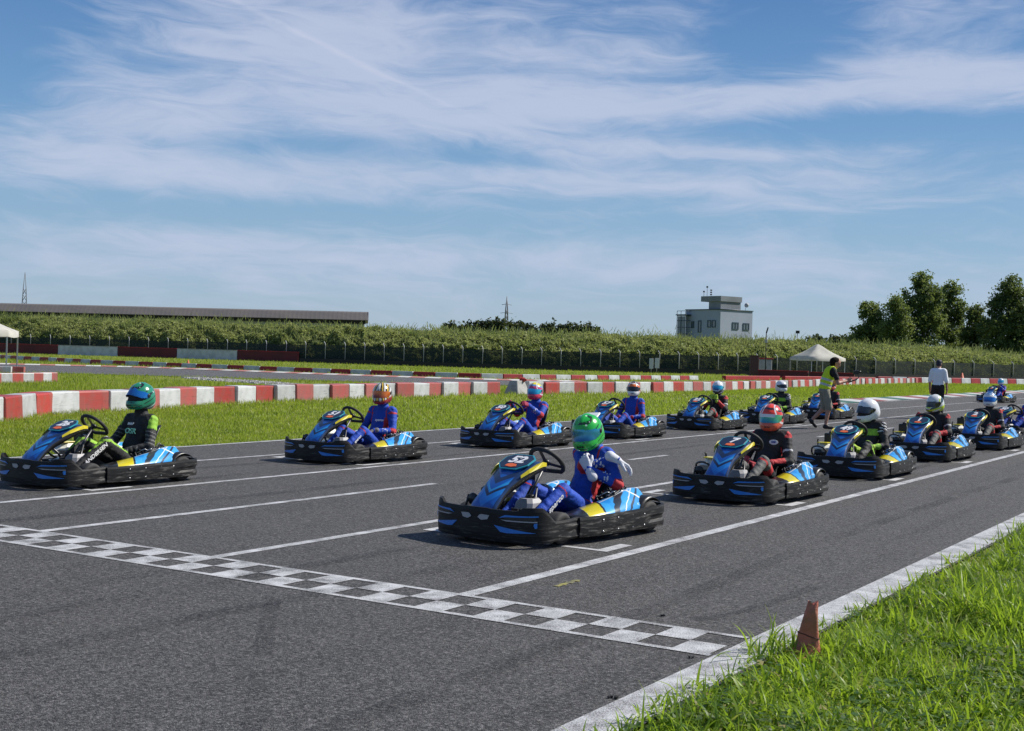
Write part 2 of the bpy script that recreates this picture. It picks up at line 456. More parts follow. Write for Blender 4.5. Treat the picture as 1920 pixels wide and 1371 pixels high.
# flat painted kerb on the far edge of the track
KW = mat('kerb_white', (.48, .48, .48), .8, var=.4, vs=3); KG = mat('kerb_green', (.035, .12, .09), .8, var=.4, vs=3); KR = mat('kerb_red', (.22, .06, .055), .8, var=.4, vs=3)
kerb = empty('kerb', (-15.6, 47, 0)); kerb['kind'] = 'structure'
yy = 47.0; k = 0
while yy < 96:
    xo = -15.34 - (yy - 33) * .0066
    l = 1.9
    mb = MB(); mb.add([(xo - .0 + 15.6, yy - 47, .0), (xo + 15.6, yy + l - 47, .0), (xo - 1.35 + 15.6, yy + l - 46.4, .05), (xo - 1.35 + 15.6, yy - 46.4, .05), (xo - 1.4 + 15.6, yy + l - 46.4, -.02), (xo - 1.4 + 15.6, yy - 46.4, -.02)], [[0, 1, 2, 3], [3, 2, 4, 5]])
    mb.build('kerb_block', (KW, KG, KW, KR)[k % 4], kerb)
    yy += l + .02; k += 1
# pink and white kerb along the far track
PINK = mat('faded_red_paint', (.42, .17, .14), .8, var=.5, vs=2); PW = mat('faded_white_paint', (.55, .53, .50), .8, var=.5, vs=2)
kerb2 = empty('far_kerb', (-60, 55, 0)); kerb2['kind'] = 'structure'
kp = catmull([(-120, 21, 0), (-78, 45, 0), (-70.1, 50.8, 0), (-63.5, 57.3, 0), (-50.6, 58.8, 0), (-41.2, 61.8, 0), (-37, 68, 0)], 40)
acc = 0.0; q0 = kp[0]; k = 0
for p in kp[1:]:
    if (p - q0).length >= 0.75:
        d = (p - q0).normalized(); nn = Vector((-d.y, d.x, 0))
        if k > 25 and k < 260:
            o_ = Vector((60, -55, 0))
            MB().add([q0 + o_ + Vector((0, 0, .0)), p + o_, p + o_ + nn * .8 + Vector((0, 0, .06)), q0 + o_ + nn * .8 + Vector((0, 0, .06)), p + o_ + nn * .85 - Vector((0, 0, .03)), q0 + o_ + nn * .85 - Vector((0, 0, .03))], [[0, 1, 2, 3], [3, 2, 4, 5]]).build('kerb_block', (PINK, PW)[k % 2], kerb2)
        q0 = p; k += 1
# gravel patch
GRAV = mat('gravel_stone', (.34, .33, .32), .9, isl=.35)
gp = np.array([(-45.6, 43.4), (-44.0, 41.6), (-37.0, 39.6), (-35.6, 41.0), (-40.5, 43.2)])
n = 2600; u = rng.random((n, 2)); cx = -45.5 + u[:, 0] * 10; cy = 43.3 - u[:, 0] * 3.0 + (u[:, 1] - .5) * (1.0 + 2.0 * u[:, 0] * (1 - u[:, 0]) * 2)
V = []; Fq = []
tet = np.array([(0, 0, .05), (.06, 0, 0), (-.03, .05, 0), (-.03, -.05, 0)])
sc_ = rng.uniform(.6, 1.6, n); an = rng.random(n) * 6.28
for i in range(4):
    c_, s_ = np.cos(an), np.sin(an)
    V.append(np.stack([cx + sc_ * (tet[i, 0] * c_ - tet[i, 1] * s_), cy + sc_ * (tet[i, 0] * s_ + tet[i, 1] * c_), -.03 + sc_ * tet[i, 2]], 1))
V = np.stack(V, 1).reshape(-1, 3); b = np.arange(n)[:, None] * 4
Fq = np.concatenate([b + np.array([[0, 1, 2]]), b + np.array([[0, 2, 3]]), b + np.array([[0, 3, 1]])])
o = put('gravel', mesh_np('gravel', V, Fq, GRAV)); tag(o, 'grey gravel patch in the grass beside the far track', 'gravel', kind='stuff')

# ------------------------------------------------------------------ grass blades
def blade_mat(name, c1, c2, c3, trans=0.45):
    m = bpy.data.materials.new(name); m.use_nodes = True
    t = NT(m.node_tree); p = t.n['Principled BSDF']; o_ = t.n['Material Output']
    oc = t.node('ShaderNodeTexCoord').outputs['Object']
    g = t.node('ShaderNodeNewGeometry').outputs['Random Per Island']
    c = t.mix(g, c1, c2)
    c = t.mix(t.m('MULTIPLY', t.ss(t.noise(oc, .8, 5.0), .46, .68), .7), c, c3)
    c = t.mix(t.ss(g, .955, .965), c, (.30, .26, .10))
    t.put(p.inputs['Base Color'], c); p.inputs['Roughness'].default_value = .45; p.inputs['Specular IOR Level'].default_value = .4
    trn = t.node('ShaderNodeBsdfTranslucent'); t.put(trn.inputs[0], t.mix(.5, c, (.38, .54, .03)))
    ms = t.node('ShaderNodeMixShader'); ms.inputs[0].default_value = trans
    t.l.new(p.outputs[0], ms.inputs[1]); t.l.new(trn.outputs[0], ms.inputs[2]); t.l.new(ms.outputs[0], o_.inputs[0])
    return m
def blades(name, P, L, W, lean, seg, m_, label):
    """P (n,2) roots; L,W lengths and widths; lean radians; seg quads per blade"""
    n = len(P); a = rng.random(n) * 2 * np.pi
    d = np.stack([np.cos(a), np.sin(a)], 1); s = np.stack([-d[:, 1], d[:, 0]], 1)
    tw = rng.normal(0, .5, n); s2 = s * np.cos(tw)[:, None] + d * np.sin(tw)[:, None]
    rows = []
    hx = np.zeros(n); hz_ = np.zeros(n); ang = lean * .35
    for k in range(seg + 1):
        t = k / seg
        wd = W * (1 - t ** 2.2) * .5 + .0004
        c = np.stack([P[:, 0] + d[:, 0] * hx, P[:, 1] + d[:, 1] * hx, P[:, 2] + hz_], 1)
        off = np.concatenate([s2 * wd[:, None], np.zeros((n, 1))], 1)
        rows += [c - off, c + off]
        hx = hx + np.sin(ang) * L / seg; hz_ = hz_ + np.cos(ang) * L / seg
        ang = ang + lean * 1.5 / seg
    V = np.stack(rows, 1).reshape(-1, 3); per = 2 * (seg + 1)
    b = (np.arange(n) * per)[:, None, None]
    f = np.array([[2 * k, 2 * k + 1, 2 * k + 3, 2 * k + 2] for k in range(seg)])[None]
    Fq = (b + f).reshape(-1, 4)
    o = put(name, mesh_np(name, V, Fq, m_, smooth=True)); tag(o, label, 'grass', kind='stuff')
    return o
BL_NEAR = blade_mat('grass_blade_near', (.100, .205, .014), (.330, .440, .034), (.050, .120, .016), .52)
BL_FAR = blade_mat('grass_blade_verge', (.190, .260, .022), (.360, .390, .045), (.105, .165, .020), .5)
def vnoise(x, y, sc, seed):
    r_ = np.random.default_rng(seed); g_ = r_.random((64, 64))
    u = x / sc; v = y / sc; i = np.floor(u).astype(int); j = np.floor(v).astype(int); fu = u - i; fv = v - j
    fu = fu * fu * (3 - 2 * fu); fv = fv * fv * (3 - 2 * fv)
    G = lambda a, b: g_[a % 64, b % 64]
    return (G(i, j) * (1 - fu) + G(i + 1, j) * fu) * (1 - fv) + (G(i, j + 1) * (1 - fu) + G(i + 1, j + 1) * fu) * fv
# near verge: short sward, then long tufts
n = 105000
X = -2.36 + rng.random(n) ** 1.15 * 3.9; Y = 3.4 + rng.random(n) ** 1.35 * 15.5
ln_ = vnoise(X, Y, .55, 3) * .65 + vnoise(X, Y, .17, 4) * .35
edge = -2.36 + .16 * vnoise(X * 0, Y, .35, 9) + .10 * vnoise(X * 0, Y, .11, 10) - .10
keep = X > edge + .02; X, Y, ln_ = X[keep], Y[keep], ln_[keep]
keep = rng.random(len(X)) < .35 + 1.0 * ln_; X, Y, ln_ = X[keep], Y[keep], ln_[keep]
Lb = (.030 + .095 * ln_) * rng.uniform(.6, 1.35, len(X)); Wb = rng.uniform(.004, .0095, len(X))
blades('verge_grass', np.stack([X, Y, np.full(len(X), -.03)], 1), Lb, Wb, rng.uniform(.4, 2.0, len(X)), 3, BL_NEAR, 'bright green long grass at the right edge of the track in the foreground')
nt = 1150; tx = -2.30 + rng.random(nt) ** 1.3 * 3.3; ty = 3.6 + rng.random(nt) ** 1.3 * 14
spec_t = [(-2.43, 6.42, 70, .20), (-2.40, 6.62, 60, .22), (-1.75, 8.2, 150, .34), (-1.62, 8.45, 130, .34), (-1.5, 8.0, 120, .30), (-1.9, 8.6, 90, .28), (-1.35, 8.9, 110, .3), (-2.3, 5.2, 60, .17), (-2.33, 5.6, 50, .15), (-2.12, 6.45, 60, .16), (-2.30, 6.35, 50, .14), (-2.05, 6.75, 60, .20)]
TX = []; TY = []; TL = []
for a_, b_ in zip(tx, ty):
    c_ = random.randint(12, 34); s_ = random.uniform(.03, .09)
    TX.append(rng.normal(a_, s_, c_)); TY.append(rng.normal(b_, s_, c_)); TL.append(np.full(c_, random.uniform(.10, .21)))
for q_ in range(170):
    c_ = random.randint(5, 16); a_ = -2.40 + random.uniform(-.035, .05); b_ = 3.7 + random.random() ** 1.4 * 15
    TX.append(rng.normal(a_, .03, c_)); TY.append(rng.normal(b_, .06, c_)); TL.append(np.full(c_, random.uniform(.05, .13)))
for a_, b_, c_, l_ in spec_t:
    TX.append(rng.normal(a_, .09, c_)); TY.append(rng.normal(b_, .09, c_)); TL.append(np.full(c_, l_))
TX = np.concatenate(TX); TY = np.concatenate(TY); TL = np.concatenate(TL)
kp_ = TX > -2.52; TX, TY, TL = TX[kp_], TY[kp_], TL[kp_]
blades('grass_tufts', np.stack([TX, TY, np.full(len(TX), -.03)], 1), TL * rng.uniform(.6, 1.25, len(TX)), rng.uniform(.006, .016, len(TX)), rng.uniform(.3, 2.3, len(TX)), 5, BL_NEAR, 'tall arching tufts of green grass beside the crushed cone')
# clover and small weeds low in the near verge
nw = 26000; X = -2.36 + rng.random(nw) ** 1.1 * 3.6; Y = 3.5 + rng.random(nw) ** 1.3 * 13; kk = vnoise(X, Y, .4, 31) > .52; X, Y = X[kk], Y[kk]
a_ = rng.random(len(X)) * 6.28; r0_ = rng.uniform(.010, .026, len(X)); zc = rng.uniform(.0, .05, len(X)); VV = []
for q_ in range(4):
    b_ = a_ + q_ * 1.5708; VV.append(np.stack([X + r0_ * np.cos(b_) * (1 if q_ % 2 else .7), Y + r0_ * np.sin(b_) * (1 if q_ % 2 else .7), zc + rng.normal(0, .25, len(X)) * r0_], 1))
o = put('clover', mesh_np('clover', np.stack(VV, 1).reshape(-1, 3), np.arange(4 * len(X)).reshape(-1, 4), blade_mat('clover_leaf', (.040, .095, .020), (.10, .17, .03), (.14, .14, .05), .35))); tag(o, 'low clover and weeds among the foreground grass', 'weeds', kind='stuff')
# far verge between track and barrier, and the field beyond
def scatter(n, dmin, dmax, pxa, pxb, cond):
    r_ = rng.random(n); d = 1.0 / (1 / dmax + r_ * (1 / dmin - 1 / dmax)) 
    px = pxa + rng.random(n) * (pxb - pxa); a = (px - 960) / 2397.0
    X = RGT.x * a * d + FWD.x * d; Y = RGT.y * a * d + FWD.y * d
    k = cond(X, Y); return X[k], Y[k], d[k]
def xF(Y): return np.interp(Y, [a[1] for a in fl], [a[0] for a in fl])
BARP = [(-19.6, 12.4), (-21.81, 15.91), (-23.2, 17.9), (-23.7, 20.0), (-24.25, 22.03), (-25.13, 24.8), (-25.97, 30.11), (-26.47, 34.81), (-26.64, 42.23), (-25.45, 53.42), (-25.6, 63.61), (-28.22, 90.58), (-28.95, 109.7)]
def xB(Y): return np.interp(Y, [a[1] for a in BARP], [a[0] for a in BARP])
X, Y, D = scatter(330000, 15.0, 60, -60, 1990, lambda X, Y: (X < xF(Y) - .12) & (X > xB(Y) - .3) & ((Y < 46.6) | (X < -17)))
h_ = vnoise(X, Y, .9, 5) * .6 + vnoise(X, Y, .3, 6) * .4
edge_boost = np.clip(1 - np.abs(X - xB(Y)) / .7, 0, 1)
Lb = (.035 + .06 * h_ + .09 * edge_boost * h_) * rng.uniform(.6, 1.4, len(X)) * np.clip(D / 26, .85, 1.6)
blades('far_verge_grass', np.stack([X, Y, np.full(len(X), -.03)], 1), Lb, .006 * np.clip(D / 14, 1, 4) * rng.uniform(.7, 1.4, len(X)), rng.uniform(.2, 1.2, len(X)), 2, BL_FAR, 'sunlit green grass strip between the track and the red and white barrier')
X, Y, D = scatter(200000, 58.0, 150, 900, 1990, lambda X, Y: (X < xF(Y) - .12 - 1.6 * ((Y > 46.6) & (Y < 97))) & (X > xB(Y) - .6))
blades('far_verge_grass', np.stack([X, Y, np.full(len(X), -.03)], 1), rng.uniform(.05, .13, len(X)) * np.clip(D / 60, 1, 1.5), .02 * np.clip(D / 40, 1, 3), rng.uniform(.2, 1.1, len(X)), 1, BL_FAR, 'sunlit far end of the grass strip beside the painted kerb')
def in_track2(X, Y):
    up_ = np.interp(X, [-150, -110, -78, -70.1, -63.5, -50.6, -41.2, -37], [19, 24, 45, 50.8, 57.2, 58.7, 61.7, 66])
    lo_ = np.interp(X, [-150, -100, -66, -53, -46, -39, -32], [6, 12, 32, 40.2, 45.4, 49, 55])
    return (Y > lo_ - .1) & (Y < up_ + 1.0)
X, Y, D = scatter(150000, 34.0, 150, -60, 1990, lambda X, Y: (X < xB(Y) - .6) & ~in_track2(X, Y) & ~((X > -38) & (X < -28) & (Y > 60) & (Y < 100)) & ~((Y < 43.6) & (Y > 39.4) & (X > -45.4) & (X < -35.4) & (rng.random(len(X)) < .9)))
blades('field_grass', np.stack([X, Y, np.full(len(X), -.03)], 1), rng.uniform(.05, .16, len(X)) * np.clip(D / 60, 1, 1.5), .02 * np.clip(D / 40, 1, 3), rng.uniform(.2, 1.1, len(X)), 1, BL_FAR, 'mown grass field between the far track and the fence')
# faint tyre marks
def skid_mat():
    m = bpy.data.materials.new('tyre_mark'); m.use_nodes = True
    t = NT(m.node_tree); p = t.n['Principled BSDF']; o_ = t.n['Material Output']; oc = t.node('ShaderNodeTexCoord').outputs['Object']
    p.inputs['Base Color'].default_value = (.012, .012, .012, 1); p.inputs['Roughness'].default_value = .7
    tb = t.node('ShaderNodeBsdfTransparent'); ms = t.node('ShaderNodeMixShader')
    t.put(ms.inputs[0], t.m('MULTIPLY', t.ss(t.noise(oc, 70.0, 3, .7), .42, .62), t.ss(t.noise(oc, .9, 4), .36, .62, .0, .50)))
    t.l.new(tb.outputs[0], ms.inputs[1]); t.l.new(p.outputs[0], ms.inputs[2]); t.l.new(ms.outputs[0], o_.inputs[0]); return m
SKID = skid_mat()
for pts_, wd in (([(-5.44, 5.93), (-4.76, 5.13), (-4.09, 4.38), (-3.59, 3.82), (-3.33, 3.52)], .10), ([(-5.35, -2), (-5.4, 4), (-5.2, 9), (-5.1, 20), (-5.2, 40)], .16), ([(-6.1, -2), (-6.15, 4), (-6.0, 9), (-5.9, 20), (-6.0, 40)], .15), ([(-3.3, -2), (-3.4, 6), (-3.6, 14), (-3.4, 40)], .15), ([(-9.4, -2), (-9.5, 6), (-9.3, 14), (-9.6, 40)], .18), ([(-11.1, 0), (-11.0, 12), (-11.15, 40)], .15), ([(-11.95, 0), (-11.9, 12), (-12.0, 40)], .15), ([(-3.1, 7.0), (-2.95, 7.6), (-2.9, 8.6)], .10)):
    c_ = catmull([(a, b, 0) for a, b in pts_], 8); qs = []
    for a, b in zip(c_, c_[1:]):
        d = (b - a).normalized(); n_ = Vector((-d.y, d.x, 0)) * wd / 2; qs.append([(a.x - n_.x, a.y - n_.y), (a.x + n_.x, a.y + n_.y), (b.x + n_.x, b.y + n_.y), (b.x - n_.x, b.y - n_.y)])
    quadstrip('tyre_mark', qs, SKID, .004 + .001 * random.random())
# ------------------------------------------------------------------ plastic barriers
def plastic(name, col, col2, trans=.25):
    m = mat(name, col, .42, var=.75, vs=3.2, col2=col2, bump=.12, bs=7, trans=trans)
    t = NT(m.node_tree); p = t.n['Principled BSDF']; src = p.inputs['Base Color'].links[0].from_socket
    oi = t.node('ShaderNodeObjectInfo'); oc = t.node('ShaderNodeTexCoord').outputs['Object']; s = t.xyz(oc); rv = oi.outputs['Random']
    v_ = t.vec(t.m('ADD', t.m('MULTIPLY', s[1], 1.2), t.m('MULTIPLY', rv, 40.0)), s[0], t.m('MULTIPLY', s[2], 9.0))
    c = t.mix(t.m('MULTIPLY', t.ss(t.noise(v_, 3.2, 6, .7, .8), .54, .70), .55), src, (.10, .09, .085))
    c = t.mix(t.m('MULTIPLY', t.ss(s[2], .16, .0), t.ss(t.noise(t.vec(s[1], rv, s[2]), 9.0, 5), .3, .7)), c, (.16, .15, .10))
    h = t.node('ShaderNodeHueSaturation'); t.put(h.inputs['Value'], t.m('ADD', .82, t.m('MULTIPLY', rv, .32))); t.put(h.inputs['Saturation'], t.m('ADD', .80, t.m('MULTIPLY', t.m('FRACT', t.m('MULTIPLY', rv, 9.7)), .2))); t.put(h.inputs['Color'], c)
    t.put(p.inputs['Base Color'], h.outputs[0])
    return m
RED_PL = plastic('red_plastic', (.52, .060, .050), (.40, .11, .09)); WHT_PL = plastic('white_plastic', (.66, .67, .68), (.52, .53, .53))
def barrier_mesh(L, Wb, H, m_):
    """hollow plastic road barrier: wide foot, tapering waist, rounded top rib, side recess"""
    prof = [(Wb * .47, 0), (Wb * .465, H * .14), (Wb * .455, H * .36), (Wb * .44, H * .93), (Wb * .41, H), (-Wb * .41, H), (-Wb * .44, H * .93), (-Wb * .455, H * .36), (-Wb * .465, H * .14), (-Wb * .47, 0)]
    ys = [-L / 2, -L / 2 + .012, -L * .30, -L * .26, L * .26, L * .30, L / 2 - .012, L / 2]
    rings = []
    for j, y in enumerate(ys):
        k = .95 if j in (0, len(ys) - 1) else (1.0 if j in (1, 2, 5, 6) else .975)
        rings.append([(px_ * (k if 0 < pz_ < H * .9 else (.97 if j in (0, 7) else 1.0)), y, pz_) for px_, pz_ in prof])
    return MB().loft(rings, smooth=False).mesh('barrier_block', m_)
BR = barrier_mesh(.965, .50, .50, RED_PL); BW = barrier_mesh(.965, .50, .50, WHT_PL)
GB = 'red and white plastic blocks of the long curved barrier'
LBR = 'red plastic barrier block in the long curved row behind the grass strip'
LBW = 'white plastic barrier block in the long curved row behind the grass strip'
path = catmull([(a, b, 0) for a, b in BARP], 60)
def along(path, step, fn, start=0.0):
    acc = start; k = 0
    for a, b in zip(path, path[1:]):
        d = (b - a).length; 
        while acc <= d:
            p = a.lerp(b, acc / d); fn(k, p, math.atan2(b.y - a.y, b.x - a.x)); k += 1; acc += step
        acc -= d
def bput(k, p, ang):
    if 41.6 < p.y < 43.6: return
    red = k % 2 == 0
    o = put('barrier_block', BR if red else BW, None, (p.x + random.uniform(-.05, .05), p.y, -.03 - random.uniform(0, .03)), (random.uniform(-.015, .015), random.uniform(-.035, .035), ang - math.pi / 2 + random.uniform(-.07, .07)))
    tag(o, LBR if red else LBW, 'barrier', GB)
along(path, .985, bput, .2)
# concrete block with a knocked over red cone where two rows of barriers meet
CONC = mat('concrete', (.36, .355, .34), .9, var=.6, vs=5, bump=.3, bs=40)
mb = MB(); mb.box((0, 0, .27), (.62, 1.05, .54), top=(.55, .62), bev=.02)
o = mb.build('concrete_block', CONC, None, (-26.55, 42.45, -.03), .1); tag(o, 'grey concrete block between two runs of the red and white barrier', 'block')
# small group of blocks on the left
for i, (px_, d_, red) in enumerate([(-17, 45.9, 1), (4, 46.5, 0), (25, 47.1, 1), (45, 47.7, 0), (63, 48.3, 1), (79, 48.9, 0), (90, 49.5, 1)]):
    x_, y_ = at(px_, d_)
    o = put('barrier_block', BR if red else BW, None, (x_, y_, -.03), (0, 0, YAW - .58)); o.scale = (.72, .70, .72)
    tag(o, ('red' if red else 'white') + ' plastic barrier block in the short front row at the left edge', 'barrier', 'blocks of the short row at the left edge')
for i, (px_, d_, red) in enumerate([(-14, 59.3, 1), (10, 59.6, 0), (34, 59.9, 1)]):
    x_, y_ = at(px_, d_)
    o = put('barrier_block', BR if red else BW, None, (x_, y_, -.03), (0, 0, YAW - 1.45)); o.scale = (.66, .62, .66)
    tag(o, ('red' if red else 'white') + ' plastic barrier block of the rear row under the left tent', 'barrier', 'blocks of the rear row under the left tent')
# ------------------------------------------------------------------ low kerb barrier beyond the far track
DRED = mat('dark_red_paint', (.33, .014, .020), .6, var=.5, vs=1.5, bump=.1); DGRY = mat('pale_grey_paint', (.52, .54, .56), .7, var=.5, vs=1.5); DARKRED = mat('maroon_wall_paint', (.115, .014, .020), .75, var=.6, vs=.8, col2=(.07, .012, .016))
def low_mesh(L, m_):
    return MB().box((0, 0, .16), (.32, L, .32), bev=.02, top=(.8, 1.0)).mesh('kerb_barrier', m_)
LR = low_mesh(1.36, DRED); LW = low_mesh(1.36, DGRY)
GL = 'low red and grey kerb blocks beyond the far track'
def lput(k, p, ang):
    red = k % 2 == 0
    o = put('kerb_barrier', LR if red else LW, None, (p.x, p.y, -.03), (0, 0, ang - math.pi / 2 + random.uniform(-.03, .03)))
    tag(o, ('dark red' if red else 'pale grey') + ' low kerb block in the row between the far track and the fence', 'kerb block', GL)
lp = catmull([(-108, 76, 0), (-92, 66.6, 0), (-80, 63.2, 0), (-71.6, 61.6, 0), (-56, 61.9, 0), (-48, 63.4, 0), (-43.3, 66, 0), (-41.0, 72, 0), (-40.2, 80, 0), (-39.6, 88, 0)], 60)
along(lp, 1.4, lput, .4)
lp2 = [Vector((-31.0, 107.0, 0)), Vector((-28.9, 110.3, 0)), Vector((-24.1, 125.8, 0)), Vector((-20.0, 140, 0))]
def lput2(k, p, ang):
    red = k % 2 == 0
    o = put('kerb_barrier', LR if red else LW, None, (p.x, p.y, -.03), (0, 0, ang - math.pi / 2)); o.scale = (1.4, 1.12, 1.7)
    tag(o, ('dark red' if red else 'white') + ' kerb block in the row beyond the man in the white shirt', 'kerb block', 'kerb blocks behind the man in the white shirt')
along(lp2, 1.6, lput2, .3)
# long red kerb run near the cabinet
for a, b in (((-39.2, 93), (-38.5, 103)), ((-38.2, 103.4), (-36.8, 111.5)), ((-36.5, 112), (-33.6, 122))):
    d = Vector((b[0] - a[0], b[1] - a[1], 0)); 
    o = MB().box((0, 0, .17), (.34, d.length, .34), bev=.03).build('kerb_rail', DRED, None, ((a[0] + b[0]) / 2, (a[1] + b[1]) / 2, -.03), math.atan2(d.y, d.x) - math.pi / 2)
    tag(o, 'long low dark red kerb rail on the grass before the tent', 'kerb rail', 'long red kerb rails before the tent')
# ------------------------------------------------------------------ tall wall pieces on the left and by the tent
def wall_piece(a, b, h, m_, label, group, t=.45):
    d = Vector((b[0] - a[0], b[1] - a[1], 0)); L = d.length - .05
    mb = MB(); mb.box((0, 0, h / 2 - .03), (t, L, h), bev=.02)
    o = mb.build('wall_piece', m_, None, ((a[0] + b[0]) / 2, (a[1] + b[1]) / 2, 0), math.atan2(d.y, d.x) - math.pi / 2)
    MB().box((0, 0, h + .0), (t + .06, L, .06)).build('coping', CONC if m_ is DGRY else DRED, o)
    tag(o, label, 'wall', group); return o
WP = [at(px, d) for px, d in ((-30, 153.0), (110, 150.0), (222, 147.6), (333, 145.2), (446, 142.8), (559, 140.4))]
for i, (lab, m_) in enumerate((('maroon concrete wall piece behind the left tent, leftmost of the row', DARKRED), ('pale grey concrete wall piece between two maroon ones, left of the row', DGRY), ('maroon concrete wall piece in the middle of the row before the fence', DARKRED), ('pale grey concrete wall piece between two maroon ones, right of the row', DGRY), ('maroon concrete wall piece at the right end of the row, below the warehouse end', DARKRED))):
    wall_piece(WP[i], WP[i + 1], 1.08, m_, lab, 'long wall pieces before the fence')
wall_piece(at(1421, 124), at(1516, 122.5), .66, DARKRED, 'maroon low wall left of the tent legs, beside the cabinet', 'maroon walls by the tent')
wall_piece(at(1518, 122.5), at(1603, 121), .60, DARKRED, 'maroon low wall under the right side of the tent, behind the man in the vest', 'maroon walls by the tent')
# ------------------------------------------------------------------ fence
GALV = mat('galvanised_post', (.44, .44, .43), .7, var=.3)
def net_mat():
    m = bpy.data.materials.new('shade_net'); m.use_nodes = True
    t = NT(m.node_tree); p = t.n['Principled BSDF']; o_ = t.n['Material Output']
    oc = t.node('ShaderNodeTexCoord').outputs['Object']
    t.put(p.inputs['Base Color'], t.mix(t.noise(oc, .9, 5), (.007, .016, .015), (.016, .030, .026))); p.inputs['Roughness'].default_value = .9
    tb = t.node('ShaderNodeBsdfTransparent'); ms = t.node('ShaderNodeMixShader')
    t.put(ms.inputs[0], t.ss(t.noise(oc, 1.3, 5, .7), .3, .75, .78, .99))
    t.l.new(tb.outputs[0], ms.inputs[1]); t.l.new(p.outputs[0], ms.inputs[2]); t.l.new(ms.outputs[0], o_.inputs[0])
    return m
NET = net_mat(); RUB = mat('black_rubber', (.012, .012, .013), .7, var=.4, vs=2)
FD = [(-60, 158.5), (300, 151), (450, 147.0), (575, 140), (700, 136), (900, 134), (1260, 134.5), (1450, 138), (1640, 143), (1800, 150), (1990, 159)]
def fdep(px): return float(np.interp(px, [a for a, b in FD], [b for a, b in FD]))
fence = empty('fence', (*at(900, 134), 0)); tag(fence, 'long wire fence with bent pale posts and dark green net along the bank', 'fence')
F0 = Vector(fence.location)
fpx = [20 + 36.85 * i for i in range(-2, 54)]
post_me = MB().tube([(0, 0, -.03), (0, 0, 1.95), (0, 0, 2.02), (-.06, .10, 2.14), (-.16, .26, 2.30)], .042, 6).mesh('post', GALV)
pts = [Vector((*at(px, fdep(px)), 0)) for px in fpx]
for i, p in enumerate(pts):
    put('post', post_me, fence, p - F0, (0, random.uniform(-.015, .015), YAW))
    if i + 1 < len(pts):
        q = pts[i + 1]; d = q - p; hh = 1.98
        nb = Vector((-d.y, d.x, 0)).normalized() * .05
        a = p - F0 + nb; b = q - F0 + nb; m_ = (a + b) / 2 + Vector((random.uniform(-.02, .02), random.uniform(-.02, .02), 0))
        MB().add([a, m_, b, b + Vector((0, 0, hh)), m_ + Vector((0, 0, hh - random.uniform(.02, .14))), a + Vector((0, 0, hh))], [[0, 1, 4, 5], [1, 2, 3, 4]]).build('net_panel', NET, fence)
strip = empty('rubber_strip', (*at(1200, 132.5), 0)); tag(strip, 'low black rubber belt along the foot of the fence', 'rubber belt')
S0 = Vector(strip.location)
sp = [Vector((*at(px, fdep(px) - 1.2), 0)) for px in range(562, 2000, 74)]
for a, b in zip(sp, sp[1:]):
    d = b - a
    MB().box(((a + b) / 2 - S0 + Vector((0, 0, .20 + random.uniform(-.02, .02)))), (d.length * .995, .10, .50), Matrix.Rotation(math.atan2(d.y, d.x) + random.uniform(-.004, .004), 3, 'Z')).build('belt_length', RUB, strip)
# ------------------------------------------------------------------ bank with climbing plants
RID = [(-200, 575), (0, 583), (150, 587), (300, 592), (500, 600), (700, 606), (900, 612), (1100, 618), (1300, 625), (1500, 632), (1700, 640), (1800, 647), (1920, 658), (2100, 672)]
def ridge(px, depth):
    y = float(np.interp(px, [a for a, b in RID], [b for a, b in RID])); yh = 663.6 + (px - 960) * .0279
    return CAM_H + (yh - y) / 2397.0 * depth
SOIL = mat('bank_soil', (.045, .060, .020), .95, var=.7, vs=.6, col2=(.03, .035, .015))
rows = []
bpx = np.arange(-160, 2100, 9.0)
prof = [(1.0, .0), (1.4, .22), (2.2, .42), (3.2, .60), (4.6, .77), (6.2, .90), (8.0, .97), (9.5, .96), (13, .80), (20, .45), (30, 0.0)]
bump_ = lambda px, k: .18 * math.sin(px * .045 + k * 1.3) + .14 * math.sin(px * .11 + k * 2.1) + .10 * math.sin(px * .023 + k)
bankpts = np.zeros((len(bpx), len(prof), 3))
for i, px in enumerate(bpx):
    d0 = fdep(px) + .9; Hh = ridge(px, d0 + 8.5)
    for j, (dd, zz) in enumerate(prof):
        e = bump_(px, j) if 0 < j < len(prof) - 1 else 0
        x_, y_ = at(px, d0 + dd + e * .8)
        bankpts[i, j] = (x_, y_, max(-.05, (Hh - 1.0) * zz * .97 + e * (.8 if zz < .95 else .4)) if j < len(prof) - 1 else -.05)
Fq = [[i * len(prof) + j, (i + 1) * len(prof) + j, (i + 1) * len(prof) + j + 1, i * len(prof) + j + 1] for i in range(len(bpx) - 1) for j in range(len(prof) - 1)]
o = put('embankment', mesh_np('embankment', bankpts.reshape(-1, 3), Fq, SOIL, smooth=True)); o['kind'] = 'structure'
def leaf_mat(name, c1, c2, c3, ns=.35, trans=.35):
    m = bpy.data.materials.new(name); m.use_nodes = True
    t = NT(m.node_tree); p = t.n['Principled BSDF']; o_ = t.n['Material Output']
    oc = t.node('ShaderNodeTexCoord').outputs['Object']; g = t.node('ShaderNodeNewGeometry').outputs['Random Per Island']
    c = t.mix(g, c1, c2); c = t.mix(t.ss(t.noise(oc, ns, 5), .42, .68), c, c3)
    t.put(p.inputs['Base Color'], c); p.inputs['Roughness'].default_value = .55; p.inputs['Specular IOR Level'].default_value = .35
    tn = t.node('ShaderNodeBsdfTranslucent'); t.put(tn.inputs[0], t.mix(.4, c, (.34, .40, .07)))
    ms = t.node('ShaderNodeMixShader'); ms.inputs[0].default_value = trans
    t.l.new(p.outputs[0], ms.inputs[1]); t.l.new(tn.outputs[0], ms.inputs[2]); t.l.new(ms.outputs[0], o_.inputs[0])
    return m
